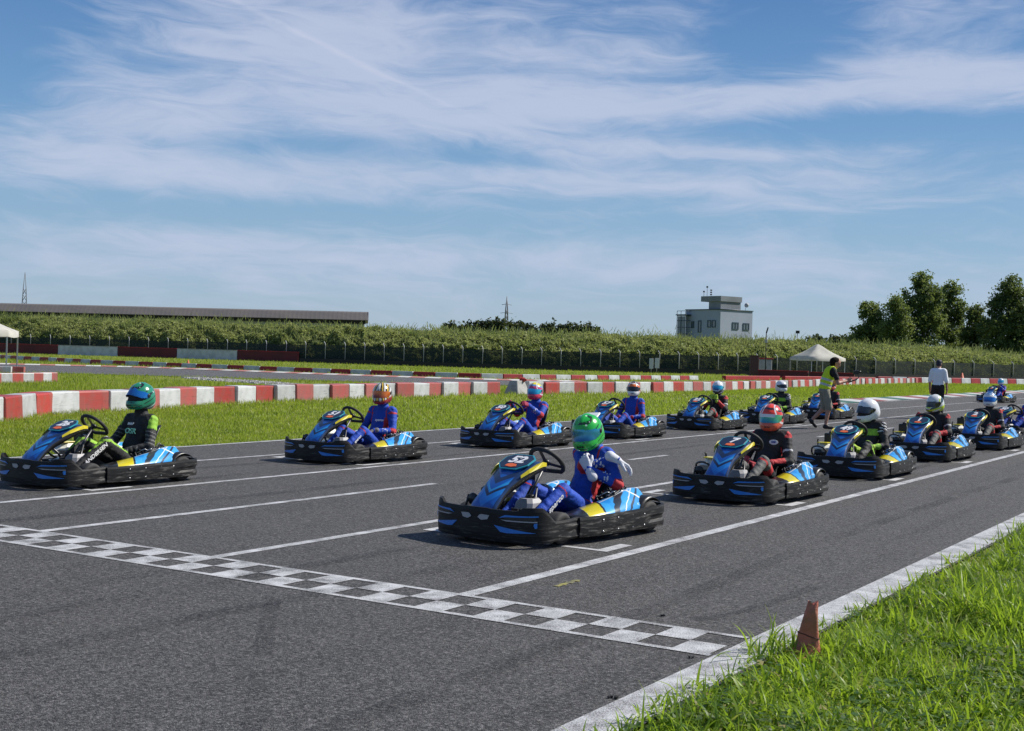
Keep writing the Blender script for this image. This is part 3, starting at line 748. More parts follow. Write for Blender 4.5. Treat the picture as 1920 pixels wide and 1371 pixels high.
def leaf_quads(C, size, aspect=.55, flat=0.0):
    """n random leaf quads (diamond) at C"""
    n = len(C); a = rng.normal(size=(n, 3)); a[:, 2] += flat; a /= np.linalg.norm(a, axis=1)[:, None]
    b = rng.normal(size=(n, 3)); b -= a * (a * b).sum(1)[:, None]; b /= np.linalg.norm(b, axis=1)[:, None]
    c = np.cross(a, b); s = size[:, None]
    V = np.stack([C - b * s * .5, C + c * s * .5 * aspect + a * s * .06, C + b * s * .5, C - c * s * .5 * aspect + a * s * .06], 1).reshape(-1, 3)
    return V, np.arange(4 * n).reshape(-1, 4)
BANK = leaf_mat('bank_leaf', (.235, .275, .090), (.460, .475, .205), (.165, .215, .075), .30, .52)
n = 230000
fi = rng.random(n) * (len(bpx) - 1.001); fj = rng.random(n) ** .8 * 7.6
i0 = fi.astype(int); j0 = np.minimum(fj.astype(int), len(prof) - 2); u = (fi - i0)[:, None]; v = (fj - j0)[:, None]
B = bankpts
C = (B[i0, j0] * (1 - u) + B[i0 + 1, j0] * u) * (1 - v) + (B[i0, j0 + 1] * (1 - u) + B[i0 + 1, j0 + 1] * u) * v
tocam = np.array([-FWD.x, -FWD.y, .9]); tocam /= np.linalg.norm(tocam)
lump = vnoise(fi * 9 * .058, fj * 1.2, 1.0, 21) * .8 + vnoise(fi * 9 * .058, fj * 1.2, .38, 22) * .6 + vnoise(fi * 9 * .058, fj * 1.2, 3.1, 23) * .7
C = C + tocam * (lump * .85 - .32 + rng.normal(0, .10, n))[:, None]
keep = rng.random(n) < .25 + lump * .75
C = C[keep]
V, Fq = leaf_quads(C, rng.uniform(.16, .42, len(C)), .5, .4)
# reed like stalks breaking the ridge
m_ = 24000
ii = (rng.random(m_) * (len(bpx) - 1)).astype(int); jj = rng.choice([2, 3, 4, 5, 6, 7], m_, p=[.05, .08, .15, .25, .29, .18])
S = B[ii, jj] + rng.normal(0, .35, (m_, 3)) * np.array([1.6, 1.6, 1.0]) + np.array([-FWD.x, -FWD.y, .6]) * rng.uniform(.05, .5, m_)[:, None]; hh = rng.uniform(.15, .62, m_)
dirv = np.stack([rng.normal(0, .45, m_), rng.normal(0, .45, m_), np.ones(m_)], 1); sd = np.array([RGT.x, RGT.y, 0]) * .035
V2 = np.stack([S - sd, S + sd, S + dirv * hh[:, None] + sd * .4, S + dirv * hh[:, None] - sd * .4], 1).reshape(-1, 3)
o = put('bank_foliage', mesh_np('bank_foliage', np.concatenate([V, V2]), np.concatenate([Fq, np.arange(4 * m_).reshape(-1, 4) + len(V)]), BANK)); tag(o, 'dense climbing plants covering the bank behind the fence', 'foliage', kind='stuff')
# ------------------------------------------------------------------ trees
BARK = mat('bark', (.09, .075, .06), .95, var=.5, vs=6, bump=.5, bs=20)
LEAF_A = leaf_mat('tree_leaf', (.060, .108, .036), (.130, .190, .062), (.175, .225, .070), .30, .42)
LEAF_B = leaf_mat('tree_leaf_dark', (.042, .080, .032), (.085, .130, .044), (.140, .180, .056), .25, .36)
LEAF_C = leaf_mat('tree_leaf_far', (.028, .045, .030), (.045, .065, .038), (.06, .08, .04), .12, .2)
def tree(name, label, base, H, lobes, nleaf, lsz, lm, group, lean=0.0, seed=1, clump=.55, k=1.0):
    H *= k; lobes = [(a * (k ** .5), b, c * k, d * (k ** .5), e * k) for a, b, c, d, e in lobes]; kk_ = k
    """lobes: (dx across the view, dy along it, z, rx, rz)"""
    r_ = np.random.default_rng(seed); t = empty(name, (base[0], base[1], 0)); tag(t, label, 'tree', group)
    A = np.array([RGT.x, RGT.y, 0]); Bv = np.array([FWD.x, FWD.y, 0])
    mb = MB(); top = Vector((lean, 0, H * .82))
    tp = [Vector((0, 0, -.1)), Vector((lean * .2, .05, H * .25)), Vector((lean * .5, 0, H * .5)), top]
    mb.tube(catmull(tp, 4), [.026 * H * (1 - .85 * k / 12) for k in range(13)], 8)
    cl = []
    for dx, dy, z, rx, rz in lobes:
        c = A * dx + Bv * dy + np.array([0, 0, z])
        zb = max(H * .10, z - rz * 1.1 - abs(dx) * .8); k = zb / (H * .82)
        st = Vector((lean * k, 0, zb)); en = Vector(c); md = st.lerp(en, .5) + Vector((0, 0, -.08 * H * .3))
        mb.tube(catmull([st, md, en], 4), [.009 * H * (1 - .8 * q_ / 8) for q_ in range(9)], 6)
        for q_ in range(5):
            e2 = en + Vector((r_.normal(0, rx * .45), r_.normal(0, rx * .45), r_.normal(0, rz * .4)))
            mb.tube([st.lerp(en, r_.uniform(.4, .9)), st.lerp(en, .9).lerp(e2, .6), e2], [.004 * H, .0025 * H, .001 * H], 5)
        rx *= 1.22; nc = int(13 * rx * rz) + 3
        d = r_.normal(size=(nc, 3)); d /= np.linalg.norm(d, axis=1)[:, None]; rad = r_.random(nc) ** .45
        cl.append(c + d * rad[:, None] * np.array([rx, rx, rz]) * r_.uniform(.82, 1.14, (nc, 1)))
    mb.build('trunk', BARK, t)
    cl = np.concatenate(cl); pick = r_.integers(0, len(cl), nleaf)
    spread = clump * .78 * (.35 + r_.random(len(cl)))[pick]
    C = cl[pick] + r_.normal(size=(nleaf, 3)) * spread[:, None] * np.array([1, 1, .75])
    C[:, 2] = np.maximum(C[:, 2], H * .04)
    V, Fq = leaf_quads(C, r_.uniform(.6, 1.4, nleaf) * lsz, .7, .5)
    put('crown', mesh_np('crown', V, Fq, lm), t)
    return t
GT = 'tall trees beyond the bank on the right'
D = 215.0; s_ = D / 2397.0
tree('broadleaf_tree', 'medium round tree at the left end of the right-hand trees', at(1634, D), 10.2, [(-.4, 0, 8.0, 1.6, 1.9), (-1.6, .3, 5.2, 1.7, 1.9), (.8, -.4, 5.6, 1.7, 2.0), (0, .5, 3.0, 2.4, 1.6)], 15000, .36, LEAF_A, GT, seed=3, k=1.22)
tree('broadleaf_tree', 'medium bushy tree between the round one and the tallest tree', at(1676, D - 6), 10.6, [(.2, 0, 8.7, 1.3, 1.7), (-.9, .3, 6.0, 1.4, 1.7), (1.0, .3, 6.3, 1.4, 1.8), (0, .2, 3.4, 2.0, 1.9)], 14000, .36, LEAF_A, GT, seed=4, k=1.20)
tree('poplar_tree', 'tallest tree with open airy crown beyond the bank', at(1729, D), 16.6, [(-.3, 0, 14.2, 1.5, 2.0), (-1.6, .3, 11.4, 1.9, 2.2), (1.0, -.2, 11.8, 1.9, 2.3), (-1.7, 0, 8.2, 2.2, 2.1), (1.3, .3, 8.2, 2.0, 2.1), (-.6, 0, 5.0, 2.6, 2.0)], 21000, .36, LEAF_A, GT, seed=5, clump=.5, k=1.08)
tree('poplar_tree', 'airy tree leaning against the right side of the tallest tree', at(1776, D + 4), 14.6, [(.2, 0, 12.2, 1.2, 1.9), (-.9, .3, 9.4, 1.5, 1.9), (1.3, -.2, 9.6, 1.3, 1.9), (.2, 0, 6.6, 2.2, 1.9), (.4, 0, 4.0, 2.2, 1.6)], 14000, .36, LEAF_A, GT, seed=6, clump=.5, k=1.15)
tree('poplar_tree', 'slim dark tree left of the big dark mass of trees', at(1829, D - 2), 12.0, [(-.2, 0, 9.8, 1.2, 1.8), (.7, 0, 7.4, 1.7, 2.0), (-.9, .2, 6.4, 1.5, 1.8), (0, .2, 3.8, 2.3, 2.2)], 14000, .36, LEAF_B, GT, seed=7)
tree('oak_tree', 'big dark dense tree at the right edge of the picture', at(1893, D - 8), 16.5, [(0, 0, 14.2, 1.8, 1.9), (-1.9, .3, 11.6, 1.9, 2.1), (1.8, -.2, 11.8, 2.2, 2.2), (-2.6, 0, 8.2, 2.4, 2.2), (2.2, .3, 8.2, 2.6, 2.4), (0, -.5, 9.0, 2.4, 2.4), (-1.5, 0, 4.8, 3.0, 2.3), (2.0, 0, 4.6, 3.0, 2.3)], 32000, .36, LEAF_B, GT, seed=8)
tree('oak_tree', 'dark tree cut by the right edge behind the big dense one', at(1960, D), 15.5, [(0, 0, 13.0, 2.0, 2.0), (-1.6, .3, 10.0, 2.2, 2.1), (1.8, -.2, 10.0, 2.2, 2.2), (-2.0, 0, 6.2, 2.6, 2.5), (2.0, .3, 6.2, 2.6, 2.4)], 19000, .36, LEAF_B, GT, seed=9)
GF = 'far dark trees on the skyline'
far = [(835, 603, 10), (846, 600, 14), (863, 603, 8), (877, 601, 12), (890, 602, 10), (900, 599, 13), (909, 598, 11), (919, 597, 13), (928, 597, 12), (937, 599, 13), (957, 600, 10), (972, 599, 17), (990, 602, 15), (1003, 609, 7), (1020, 602, 15), (1033, 601, 16), (1050, 605, 12), (1065, 603, 16), (1081, 603, 15), (1095, 605, 13), (1104, 606, 12), (1116, 613, 8), (1520, 623, 10), (1533, 620, 14), (1560, 621, 12), (1575, 617, 16), (1590, 619, 14)]
for i, (px, y, wpx) in enumerate(far):
    Df = 400.0 if px < 1300 else 330.0
    Hh = (1.07 if px < 1300 else .94) * (CAM_H + (663.6 + (px - 960) * .0279 - y) / 2397.0 * Df); rw = wpx / 2397.0 * Df * .55
    tree('skyline_tree', 'dark far tree on the skyline ' + ('left of the tower building' if px < 1300 else 'between the tent and the tall trees'), at(px, Df), Hh, [(0, 0, Hh * .66, rw * .9, Hh * .26), (rw * .3, 0, Hh * .40, rw * 1.15, Hh * .25)], 1500, .9, LEAF_C, GF + (' left' if px < 1300 else ' right'), seed=30 + i, clump=.7)
# ------------------------------------------------------------------ warehouse
RIB = bpy.data.materials.new('ribbed_roof'); RIB.use_nodes = True
t = NT(RIB.node_tree); p_ = t.n['Principled BSDF']; oc = t.node('ShaderNodeTexCoord').outputs['Object']
t.put(p_.inputs['Base Color'], t.mix(t.ss(t.noise(t.vec(t.m('MULTIPLY', t.xyz(oc)[0], .12), t.xyz(oc)[1], t.xyz(oc)[2]), .6, 5), .35, .7), (.135, .118, .108), (.110, .100, .095))); p_.inputs['Roughness'].default_value = .75
CREAM = mat('warehouse_wall', (.30, .29, .25), .9, var=.3, vs=.3); DARK = mat('dark_fittings_eave_shade', (.02, .02, .022), .8)  # the dark colour serves poles and fittings, and the painted eave shade
wh0, wh1 = Vector((*at(-60, 262), 0)), Vector((*at(688, 252), 0))
dx = (wh1 - wh0).normalized(); nx = wh1.normalized(); Lw = (wh1 - wh0).length
wh = empty('warehouse', wh0); tag(wh, 'long low warehouse with brown ribbed roof above the bank', 'warehouse')
def W(u, v, z): return dx * u + nx * v + Vector((0, 0, z))
mb = MB(); mb.add([W(0, .6, -.05), W(Lw - .8, .6, -.05), W(Lw - .8, .6, 7.35), W(0, .6, 7.35), W(0, 30, -.05), W(Lw - .8, 30, -.05), W(Lw - .8, 30, 7.35), W(0, 30, 7.35)], [[0, 1, 2, 3], [1, 5, 6, 2], [5, 4, 7, 6], [4, 0, 3, 7]]); mb.build('wall', CREAM, wh)
mb = MB(); mb.add([W(0, .35, 6.6), W(Lw - .5, .35, 6.6), W(Lw - .5, .35, 7.35), W(0, .35, 7.35), W(0, .59, 6.6), W(Lw - .5, .59, 6.6), W(Lw - .5, .59, 7.35), W(0, .59, 7.35)], [[0, 1, 2, 3], [1, 5, 6, 2], [0, 4, 5, 1], [4, 7, 3, 0], [3, 2, 6, 7]]); mb.build('eave_shade_strip', DARK, wh)  # solid dark strip, stands in for the shade under the eave
nr = int(Lw / .9)
roof = MB()
rings = []
for k in range(nr + 1):
    u_ = Lw * k / nr
    for uu, dz in ((u_, .0), (u_ + .18, .012), (u_ + .36, .012), (u_ + .54, 0.)):
        if uu <= Lw: rings.append([W(uu, -.3, 7.38 + dz), W(uu, 2.0, 8.85 + dz), W(uu, 4.0, 9.12 + dz), W(uu, 30, 8.9 + dz), W(uu, 30, 7.3), W(uu, -.3, 7.30)])
roof.loft(rings, smooth=False); roof.build('roof', RIB, wh)
MB().add([W(Lw + .01, -.3, 7.3), W(Lw + .01, 2, 8.98), W(Lw + .01, 4, 9.25), W(Lw + .01, 30, 9.0), W(Lw + .01, 30, 7.3), W(Lw + .12, -.3, 7.3), W(Lw + .12, 2, 8.98), W(Lw + .12, 4, 9.25), W(Lw + .12, 30, 9.0), W(Lw + .12, 30, 7.3)], [[0, 1, 2, 3, 4], [5, 6, 7, 8, 9], [0, 1, 6, 5], [1, 2, 7, 6], [2, 3, 8, 7]]).build('gable_trim', mat('trim_grey', (.33, .33, .33), .7), wh)
# ------------------------------------------------------------------ lattice pylons
STEEL = mat('pylon_steel', (.16, .17, .19), .6, metal=.4)
def pylon(px, D, ytop, arms, label, wb):
    Hh = CAM_H + (663.6 + (px - 960) * .0279 - ytop) / 2397.0 * D
    o = empty('power_pylon', (*at(px, D), 0)); o.rotation_euler[2] = YAW + .3; tag(o, label, 'pylon', 'lattice power pylons')
    mb = MB(); r0 = .11 * D / 400
    for sx in (-1, 1):
        for sy in (-1, 1): mb.tube([(sx * wb, sy * wb, 0), (sx * wb * .32, sy * wb * .32, Hh * .78), (0, 0, Hh)], r0, 4)
    mb.build('mast_legs', STEEL, o); mb = MB(); nseg = 9
    for k in range(nseg):
        z0, z1 = Hh * .78 * k / nseg, Hh * .78 * (k + 1) / nseg; w0, w1 = wb * (1 - .68 * k / nseg), wb * (1 - .68 * (k + 1) / nseg)
        for s in (-1, 1):
            mb.tube([(-w0, s * w0, z0), (w1, s * w1, z1)], r0 * .6, 4); mb.tube([(w0, s * w0, z0), (-w1, s * w1, z1)], r0 * .6, 4)
            mb.tube([(s * w0, -w0, z0), (s * w1, w1, z1)], r0 * .6, 4); mb.tube([(s * w0, w0, z0), (s * w1, -w1, z1)], r0 * .6, 4)
    mb.build('lattice', STEEL, o)
    for z, l in arms:
        MB().tube([(-l, 0, Hh * z), (0, 0, Hh * (z + .015)), (l, 0, Hh * z)], r0 * .9, 4).build('cross_arm', STEEL, o)
pylon(43, 420, 511, [], 'tall narrow lattice mast rising behind the warehouse roof', 1.35)
pylon(947, 640, 556, [(.72, 3.2), (.86, 2.6)], 'lattice pylon with two cross arms behind the skyline trees', 1.5)
# ------------------------------------------------------------------ tower building
WALL = mat('tower_wall', (.30, .345, .42), .85, var=.45, vs=.35, col2=(.25, .29, .36)); FRAME = mat('window_frame_blue', (.03, .06, .085), .5); GLASS = mat('window_glass', (.10, .13, .15), .08, spec=.9)
WALL2 = mat('penthouse_wall', (.20, .22, .24), .85, var=.4, vs=.4)
Dt = 225.0; corner = Vector((*at(1348, Dt), 0))
aR = (RGT * .80 + FWD * .60).normalized(); aL = Vector((-aR.y, aR.x, 0))
tw = empty('control_tower', corner); tag(tw, 'grey three storey building with rooftop penthouse behind the bank', 'building')
def T(u, v, z): return aR * u + aL * v + Vector((0, 0, z))
LR_, LL_, HB = 8.2, 8.6, 10.35
mb = MB(); mb.add([T(0, 0, -.05), T(LR_, 0, -.05), T(LR_, LL_, -.05), T(0, LL_, -.05), T(0, 0, HB), T(LR_, 0, HB), T(LR_, LL_, HB), T(0, LL_, HB)], [[0, 1, 5, 4], [1, 2, 6, 5], [2, 3, 7, 6], [3, 0, 4, 7], [4, 5, 6, 7]]); mb.build('wall', WALL, tw)
mb = MB()
for a, b in (((-.08, -.08), (LR_ + .08, -.08)), ((LR_ + .08, -.08), (LR_ + .08, LL_ + .08)), ((LR_ + .08, LL_ + .08), (-.08, LL_ + .08)), ((-.08, LL_ + .08), (-.08, -.08))):
    pa, pb = T(*a, HB + .06), T(*b, HB + .06); mb.tube([pa, pb], .10, 4)
mb.build('roof_trim', FRAME, tw)
pent = MB(); pent.add([T(.5, .5, HB), T(5.6, .5, HB), T(5.6, 3.4, HB), T(.5, 3.4, HB), T(.5, .5, HB + 1.75), T(5.6, .5, HB + 1.75), T(5.6, 3.4, HB + 1.75), T(.5, 3.4, HB + 1.75)], [[0, 1, 5, 4], [1, 2, 6, 5], [2, 3, 7, 6], [3, 0, 4, 7]])
po = pent.build('penthouse', WALL2, tw)
MB().add([T(.3, .3, HB + 1.5), T(5.7, .3, HB + 1.5), T(5.7, 5.2, HB + 1.5), T(.3, 5.2, HB + 1.5), T(.3, .3, HB + 2.45), T(5.7, .3, HB + 2.45), T(5.7, 5.2, HB + 2.45), T(.3, 5.2, HB + 2.45)], [[0, 1, 5, 4], [1, 2, 6, 5], [2, 3, 7, 6], [3, 0, 4, 7], [4, 5, 6, 7], [3, 2, 1, 0]]).build('penthouse_roof', WALL2, po)
def window(face, u0, u1, z0, z1, nmul):
    if face == 'R': Pq = lambda u, z, o_: T(u, -o_, z)
    else: Pq = lambda u, z, o_: T(-o_, u, z)
    fr = MB(); tk = .16
    for (a, b, c_, d_) in ((u0, u1, z0, z0 + tk), (u0, u1, z1 - tk, z1), (u0, u0 + tk, z0 + tk, z1 - tk), (u1 - tk, u1, z0 + tk, z1 - tk)) + tuple((u0 + (u1 - u0) * (k + 1) / (nmul + 1) - tk * .4, u0 + (u1 - u0) * (k + 1) / (nmul + 1) + tk * .4, z0 + tk, z1 - tk) for k in range(nmul)):
        fr.add([Pq(a, c_, .003), Pq(b, c_, .003), Pq(b, d_, .003), Pq(a, d_, .003), Pq(a, c_, .10), Pq(b, c_, .10), Pq(b, d_, .10), Pq(a, d_, .10)], [[4, 5, 6, 7], [0, 1, 5, 4], [1, 2, 6, 5], [2, 3, 7, 6], [3, 0, 4, 7]])
    f_ = fr.build('window', FRAME, tw)
    for k in range(nmul + 1):
        a = u0 + (u1 - u0) * k / (nmul + 1) + tk * .5; b = u0 + (u1 - u0) * (k + 1) / (nmul + 1) - tk * .5
        MB().add([Pq(a, z0 + tk, .03), Pq(b, z0 + tk, .03), Pq(b, z1 - tk, .03), Pq(a, z1 - tk, .03)], [[0, 1, 2, 3]]).build('pane', GLASS, f_)
window('R', 3.0, 4.6, 6.95, 8.25, 1); window('R', 5.75, 7.35, 6.90, 8.2, 1)
window('L', 1.05, 2.0, 7.2, 8.5, 0); window('L', 2.2, 3.1, 7.2, 8.5, 0); window('L', 4.6, 5.4, 6.3, 8.45, 0); window('L', 6.4, 7.1, 7.1, 8.3, 0)
bal = MB()
for v in (7.4, 8.5, 9.5):
    bal.tube([T(-1.3, v, 5.0), T(-1.3, v, 10.2)], .06, 5)
for z in (6.0, 7.2, 8.4, 9.3, 10.15): bal.tube([T(-1.3, 7.4, z), T(-1.3, 9.5, z)], .05, 5); bal.tube([T(-1.3, 7.4, z), T(-.02, 7.4, z)], .05, 5)
bal.build('stair_frame', FRAME, tw)
MB().add([T(-1.26, 7.5, 5.2), T(-1.26, 9.4, 5.2), T(-1.26, 9.4, 9.2), T(-1.26, 7.5, 9.2)], [[0, 1, 2, 3]]).build('stair_glazing', mat('stair_glass', (.16, .19, .22), .15), tw)
MB().box(T(-.8, 8.4, 9.45), (1.4, 2.6, .18), Matrix.Rotation(math.atan2(aR.y, aR.x), 3, 'Z')).build('canopy', FRAME, tw)
an = MB(); an.tube([T(1.0, 4.4, HB + 2.4), T(1.0, 4.4, HB + 4.2)], .035, 4); an.box(T(1.0, 4.4, HB + 4.15), (.25, .25, .3)); an.tube([T(.6, 4.8, HB + 2.4), T(.6, 4.8, HB + 3.4)], .035, 4); an.box(T(.6, 4.8, HB + 3.3), (.25, .25, .25))
for z in (2.8, 3.2, 3.6): an.box(T(1.6, 4.0, HB + z), (.28, .28, .2))
an.tube([T(1.6, 4.0, HB + 2.4), T(1.6, 4.0, HB + 3.7)], .03, 4); an.build('antenna', DARK, tw)
dish = MB(); dish.tube([T(7.2, .8, HB), T(7.2, .8, HB + 1.1)], .04, 5); dish.lathe([(.02, 0), (.28, .08), (.42, .22)], tuple(T(7.2, .7, HB + 1.1)), 'Y', 12); dish.build('satellite_dish', mat('dish_grey', (.30, .31, .33), .5), tw)
# ------------------------------------------------------------------ tents
CANV = mat('white_canvas', (.62, .60, .55), .8, var=.35, vs=1.2, bump=.2, bs=3, trans=.30); ALU = mat('tent_pole', (.42, .43, .45), .45, metal=.6)
def tent(loc, rz, s, he, hp, label):
    o = empty('canopy_tent', (*loc, 0), rz); tag(o, label, 'tent', 'white canopy tents')
    h = s / 2; rings = []; val = .28
    def ring(k, z): 
        pts_ = []
        for a, b in (((-1, -1), (1, -1)), ((1, -1), (1, 1)), ((1, 1), (-1, 1)), ((-1, 1), (-1, -1))):
            for t_ in (0, .25, .5, .75): pts_.append(((a[0] + (b[0] - a[0]) * t_) * h * k, (a[1] + (b[1] - a[1]) * t_) * h * k, z - (.05 * math.sin(math.pi * t_) if k > .9 else 0)))
        return pts_
    mb = MB(); mb.loft([ring(1.005, he - val), ring(1.0, he), ring(.80, he + (hp - he) * .16), ring(.58, he + (hp - he) * .36), ring(.36, he + (hp - he) * .60), ring(.16, he + (hp - he) * .86), ring(.05, hp - .03), ring(.01, hp)], caps=False, smooth=True)
    mb.build('canopy', CANV, o)
    for sx in (-1, 1):
        for sy in (-1, 1): MB().box((sx * (h - .05), sy * (h - .05), (he - .02) / 2), (.06, .06, he - .02)).build('leg', ALU, o)
    mb = MB()
    for a, b in (((-1, -1), (1, -1)), ((1, -1), (1, 1)), ((1, 1), (-1, 1)), ((-1, 1), (-1, -1))): mb.tube([(a[0] * (h - .05), a[1] * (h - .05), he - .12), (b[0] * (h - .05), b[1] * (h - .05), he - .12)], .025, 5)
    mb.build('frame', ALU, o)
tent(at(1532, 127), YAW + .35, 3.9, 2.0, 3.35, 'white pop-up canopy tent behind the man in the vest')
tent((-54.75, 37.9), YAW + .25, 4.0, 1.98, 3.0, 'white canopy tent cut by the left edge of the picture')
# ------------------------------------------------------------------ cabinet, pole, post, signs
CAB = mat('cabinet_white', (.42, .42, .42), .7, var=.4, vs=2); MAR = mat('maroon_steel', (.075, .03, .028), .6, var=.4, vs=2)
c = empty('cabinet', (*at(1434, 128.5), 0), YAW); tag(c, 'white service cabinet with red roof beside the dark pole', 'cabinet')
MB().box((0, 0, .85), (1.25, .8, 1.75), bev=.03).build('body', CAB, c); MB().box((0, 0, 1.78), (1.45, 1.0, .12), bev=.02).build('roof', DRED, c)
MB().box((-.31, -.415, .85), (.56, .02, 1.45)).build('door', CAB, c); MB().box((.31, -.415, .85), (.56, .02, 1.45)).build('door', CAB, c); MB().box((.06, -.44, .9), (.03, .04, .2)).build('handle', DARK, c)
o = MB().box((0, 0, 1.0), (.85, .5, 2.1), bev=.04).build('gate_pillar', MAR, None, (*at(1414, 126), -.03), YAW); tag(o, 'dark brown square pillar left of the white cabinet', 'pillar')
MB().box((0, 0, 2.07), (.95, .6, .06)).build('cap', MAR, o)
o = empty('camera_pole', (*at(1435, 125.5), 0), YAW); tag(o, 'thin dark pole with camera box in front of the cabinet', 'pole')
MB().tube([(0, 0, -.03), (0, 0, 4.3)], .05, 6).build('mast', DARK, o); MB().box((0, -.02, 3.5), (.26, .2, .35), bev=.02).build('camera_box', CAB, o); MB().tube([(0, 0, 4.3), (.16, 0, 4.85)], .07, 6).build('lamp_head', DARK, o)
o = empty('floodlight_pole', (*at(1493, 200), 0), YAW); tag(o, 'thin lamp pole with square head on the skyline right of the building', 'lamp pole')
MB().tube([(0, 0, 0), (0, 0, 6.1)], .05, 6).build('mast', DARK, o); MB().box((.05, 0, 6.2), (.55, .4, .45), bev=.03).build('lamp_head', DARK, o)
SGN = mat('sign_white', (.50, .52, .53), .6, var=.3)
for k, (px, d) in enumerate(((1221, 131.5), (1231.5, 131.5))):
    o = empty('sign_board', (*at(px, d), 0), YAW); tag(o, ('left' if k == 0 else 'right') + ' of two small pale boards fixed against the fence', 'board', 'pale boards at the fence')
    MB().box((0, 0, .95 + .06 * k), (.42, .04, 1.05), bev=.01).build('panel', SGN, o); MB().tube([(0, .05, -.03), (0, .05, 1.1)], .025, 5).build('post', GALV, o)
# ------------------------------------------------------------------ traffic cones
CONE = mat('cone_orange', (.62, .12, .05), .6, var=.4, vs=3)
def cone(loc, h, label, tilt=(0, 0)):
    o = empty('traffic_cone', (*loc, -.03)); o.rotation_euler = (tilt[0], tilt[1], .3); tag(o, label, 'cone', None)
    MB().lathe([(h * .30, .03), (h * .28, .06), (h * .06, h), (h * .045, h)], n=14).build('body', CONE, o); MB().box((0, 0, .015), (h * .8, h * .8, .03), bev=.01).build('base', CONE, o)
    MB().lathe([(h * .205, h * .37), (h * .155, h * .58)], n=14).build('band', WHT_PL, o)
cone((-75.0, 71.2), .42, 'small orange cone standing behind the kerb blocks on the left'); cone((-29.6, 129.5), .95, 'orange cone on the grass beyond the man in the white shirt')
o = empty('traffic_cone', (-26.5, 42.75, .52)); o.rotation_euler = (1.45, .1, 1.1); tag(o, 'knocked over red cone lying on the concrete block of the barrier', 'cone')
RC = mat('cone_red', (.42, .03, .025), .6, var=.4, vs=3); MB().lathe([(.11, 0), (.10, .03), (.03, .30), (.02, .30)], n=12).build('body', RC, o); MB().box((0, 0, -.012), (.24, .24, .02)).build('base', RC, o)
# crushed, faded cone in the grass
FAD = mat('faded_cone', (.52, .15, .10), .72, var=.85, vs=11, col2=(.26, .125, .070), bump=.5, bs=28)
cr = empty('traffic_cone', (-2.27, 6.575, -.03), .25); tag(cr, 'crushed faded red cone standing in the foreground grass', 'cone')
rings = []
for k in range(15):
    t_ = k / 14; z = .31 * t_; r0 = .088 * (1 - t_) + .026 * t_
    fl_ = 1 - .35 * math.sin(math.pi * min(1, t_ * 1.2)) if t_ < .9 else .8
    ring = []
    for q_ in range(18):
        a = 2 * math.pi * q_ / 18
        r_ = r0 * (1 + .10 * math.sin(3 * a + 5 * t_) * (1 - t_)) - .022 * math.exp(-((a - 4.4) / .5) ** 2) * math.sin(math.pi * t_)
        ring.append((r_ * math.cos(a) * (1 - .12 * math.sin(math.pi * t_)) + .040 * t_, r_ * math.sin(a) * fl_ * .72 + .010 * math.sin(6 * t_), z - (.014 if abs(t_ - .42) < .04 else 0) * math.cos(a) + (.010 * math.sin(2 * a + 1) + .006 * math.sin(5 * a) if k == 14 else 0)))
    rings.append(ring)
mb = MB(); mb.loft(rings, caps=False); rim = [(x_ * .8 + .004, y_ * .8, z_ - .03) for x_, y_, z_ in rings[-1]]; mb.loft([rings[-1], rim], caps=True)
mb.build('body', FAD, cr)
mb = MB(); rc = [tuple(Vector(p_) * 1.0 + Vector((p_[0] * .05, p_[1] * .05, 0))) for p_ in rings[6]]; mb.tube(rc, .003, 5, closed=True); mb.build('crease', mat('crease_dark', (.09, .03, .025), .8), cr)
MB().box((0, 0, .012), (.22, .20, .025), bev=.008).build('base', FAD, cr)
# bits of rubber and dirt on the track
DEB = mat('rubber_debris', (.015, .015, .015), .8)
for i, (x_, y_, s_) in enumerate([(-2.68, 5.17, .020), (-2.72, 6.12, .013), (-3.30, 7.0, .012)]):
    mb = MB(); 
    for k in range(4): mb.box((random.uniform(-s_, s_) * 1.4, random.uniform(-s_, s_) * .6, .007), (s_ * random.uniform(.5, 1.0), s_ * .5, .009), Matrix.Rotation(random.random() * 3, 3, 'Z'))
    o = mb.build('rubber_crumb', DEB, None, (x_, y_, -.004)); tag(o, 'small crumb of black rubber lying on the asphalt', 'debris', 'rubber crumbs on the track')
# ------------------------------------------------------------------ go-kart (front towards -Y, left side +X)
def scuffed_black():
    m = bpy.data.materials.new('black_bumper_plastic'); m.use_nodes = True
    t = NT(m.node_tree); p = t.n['Principled BSDF']; oc = t.node('ShaderNodeTexCoord').outputs['Object']
    s = t.xyz(oc)
    oi = t.node('ShaderNodeObjectInfo').outputs['Random']
    sc = t.noise(t.vec(t.m('ADD', t.m('MULTIPLY', s[0], 2.0), t.m('MULTIPLY', oi, 50.0)), t.m('MULTIPLY', s[1], 2.0), t.m('MULTIPLY', s[2], 18.0)), 3.0, 7.0, .72, .4)
    dirt = t.noise(oc, 9.0, 6.0, .65)
    f = t.m('MULTIPLY', t.ss(sc, .50, .70), t.ss(s[2], .30, .10, .25, .9))
    side = t.ss(t.m('ABSOLUTE', s[0]), .54, .60)
    f = t.m('MULTIPLY', f, t.m('ADD', .55, t.m('MULTIPLY', side, .45)))
    c = t.mix(f, (.007, .007, .0075), (.17, .162, .152))
    c = t.mix(t.m('MULTIPLY', t.ss(dirt, .5, .8), .45), c, (.030, .028, .026))
    t.put(p.inputs['Base Color'], c)
    t.put(p.inputs['Roughness'], t.ss(sc, .35, .7, .48, .70)); p.inputs['Specular IOR Level'].default_value = .32
    b = t.node('ShaderNodeBump'); b.inputs['Strength'].default_value = .15; b.inputs['Distance'].default_value = .01
    t.put(b.inputs['Height'], dirt); t.l.new(b.outputs[0], p.inputs['Normal'])
    return m
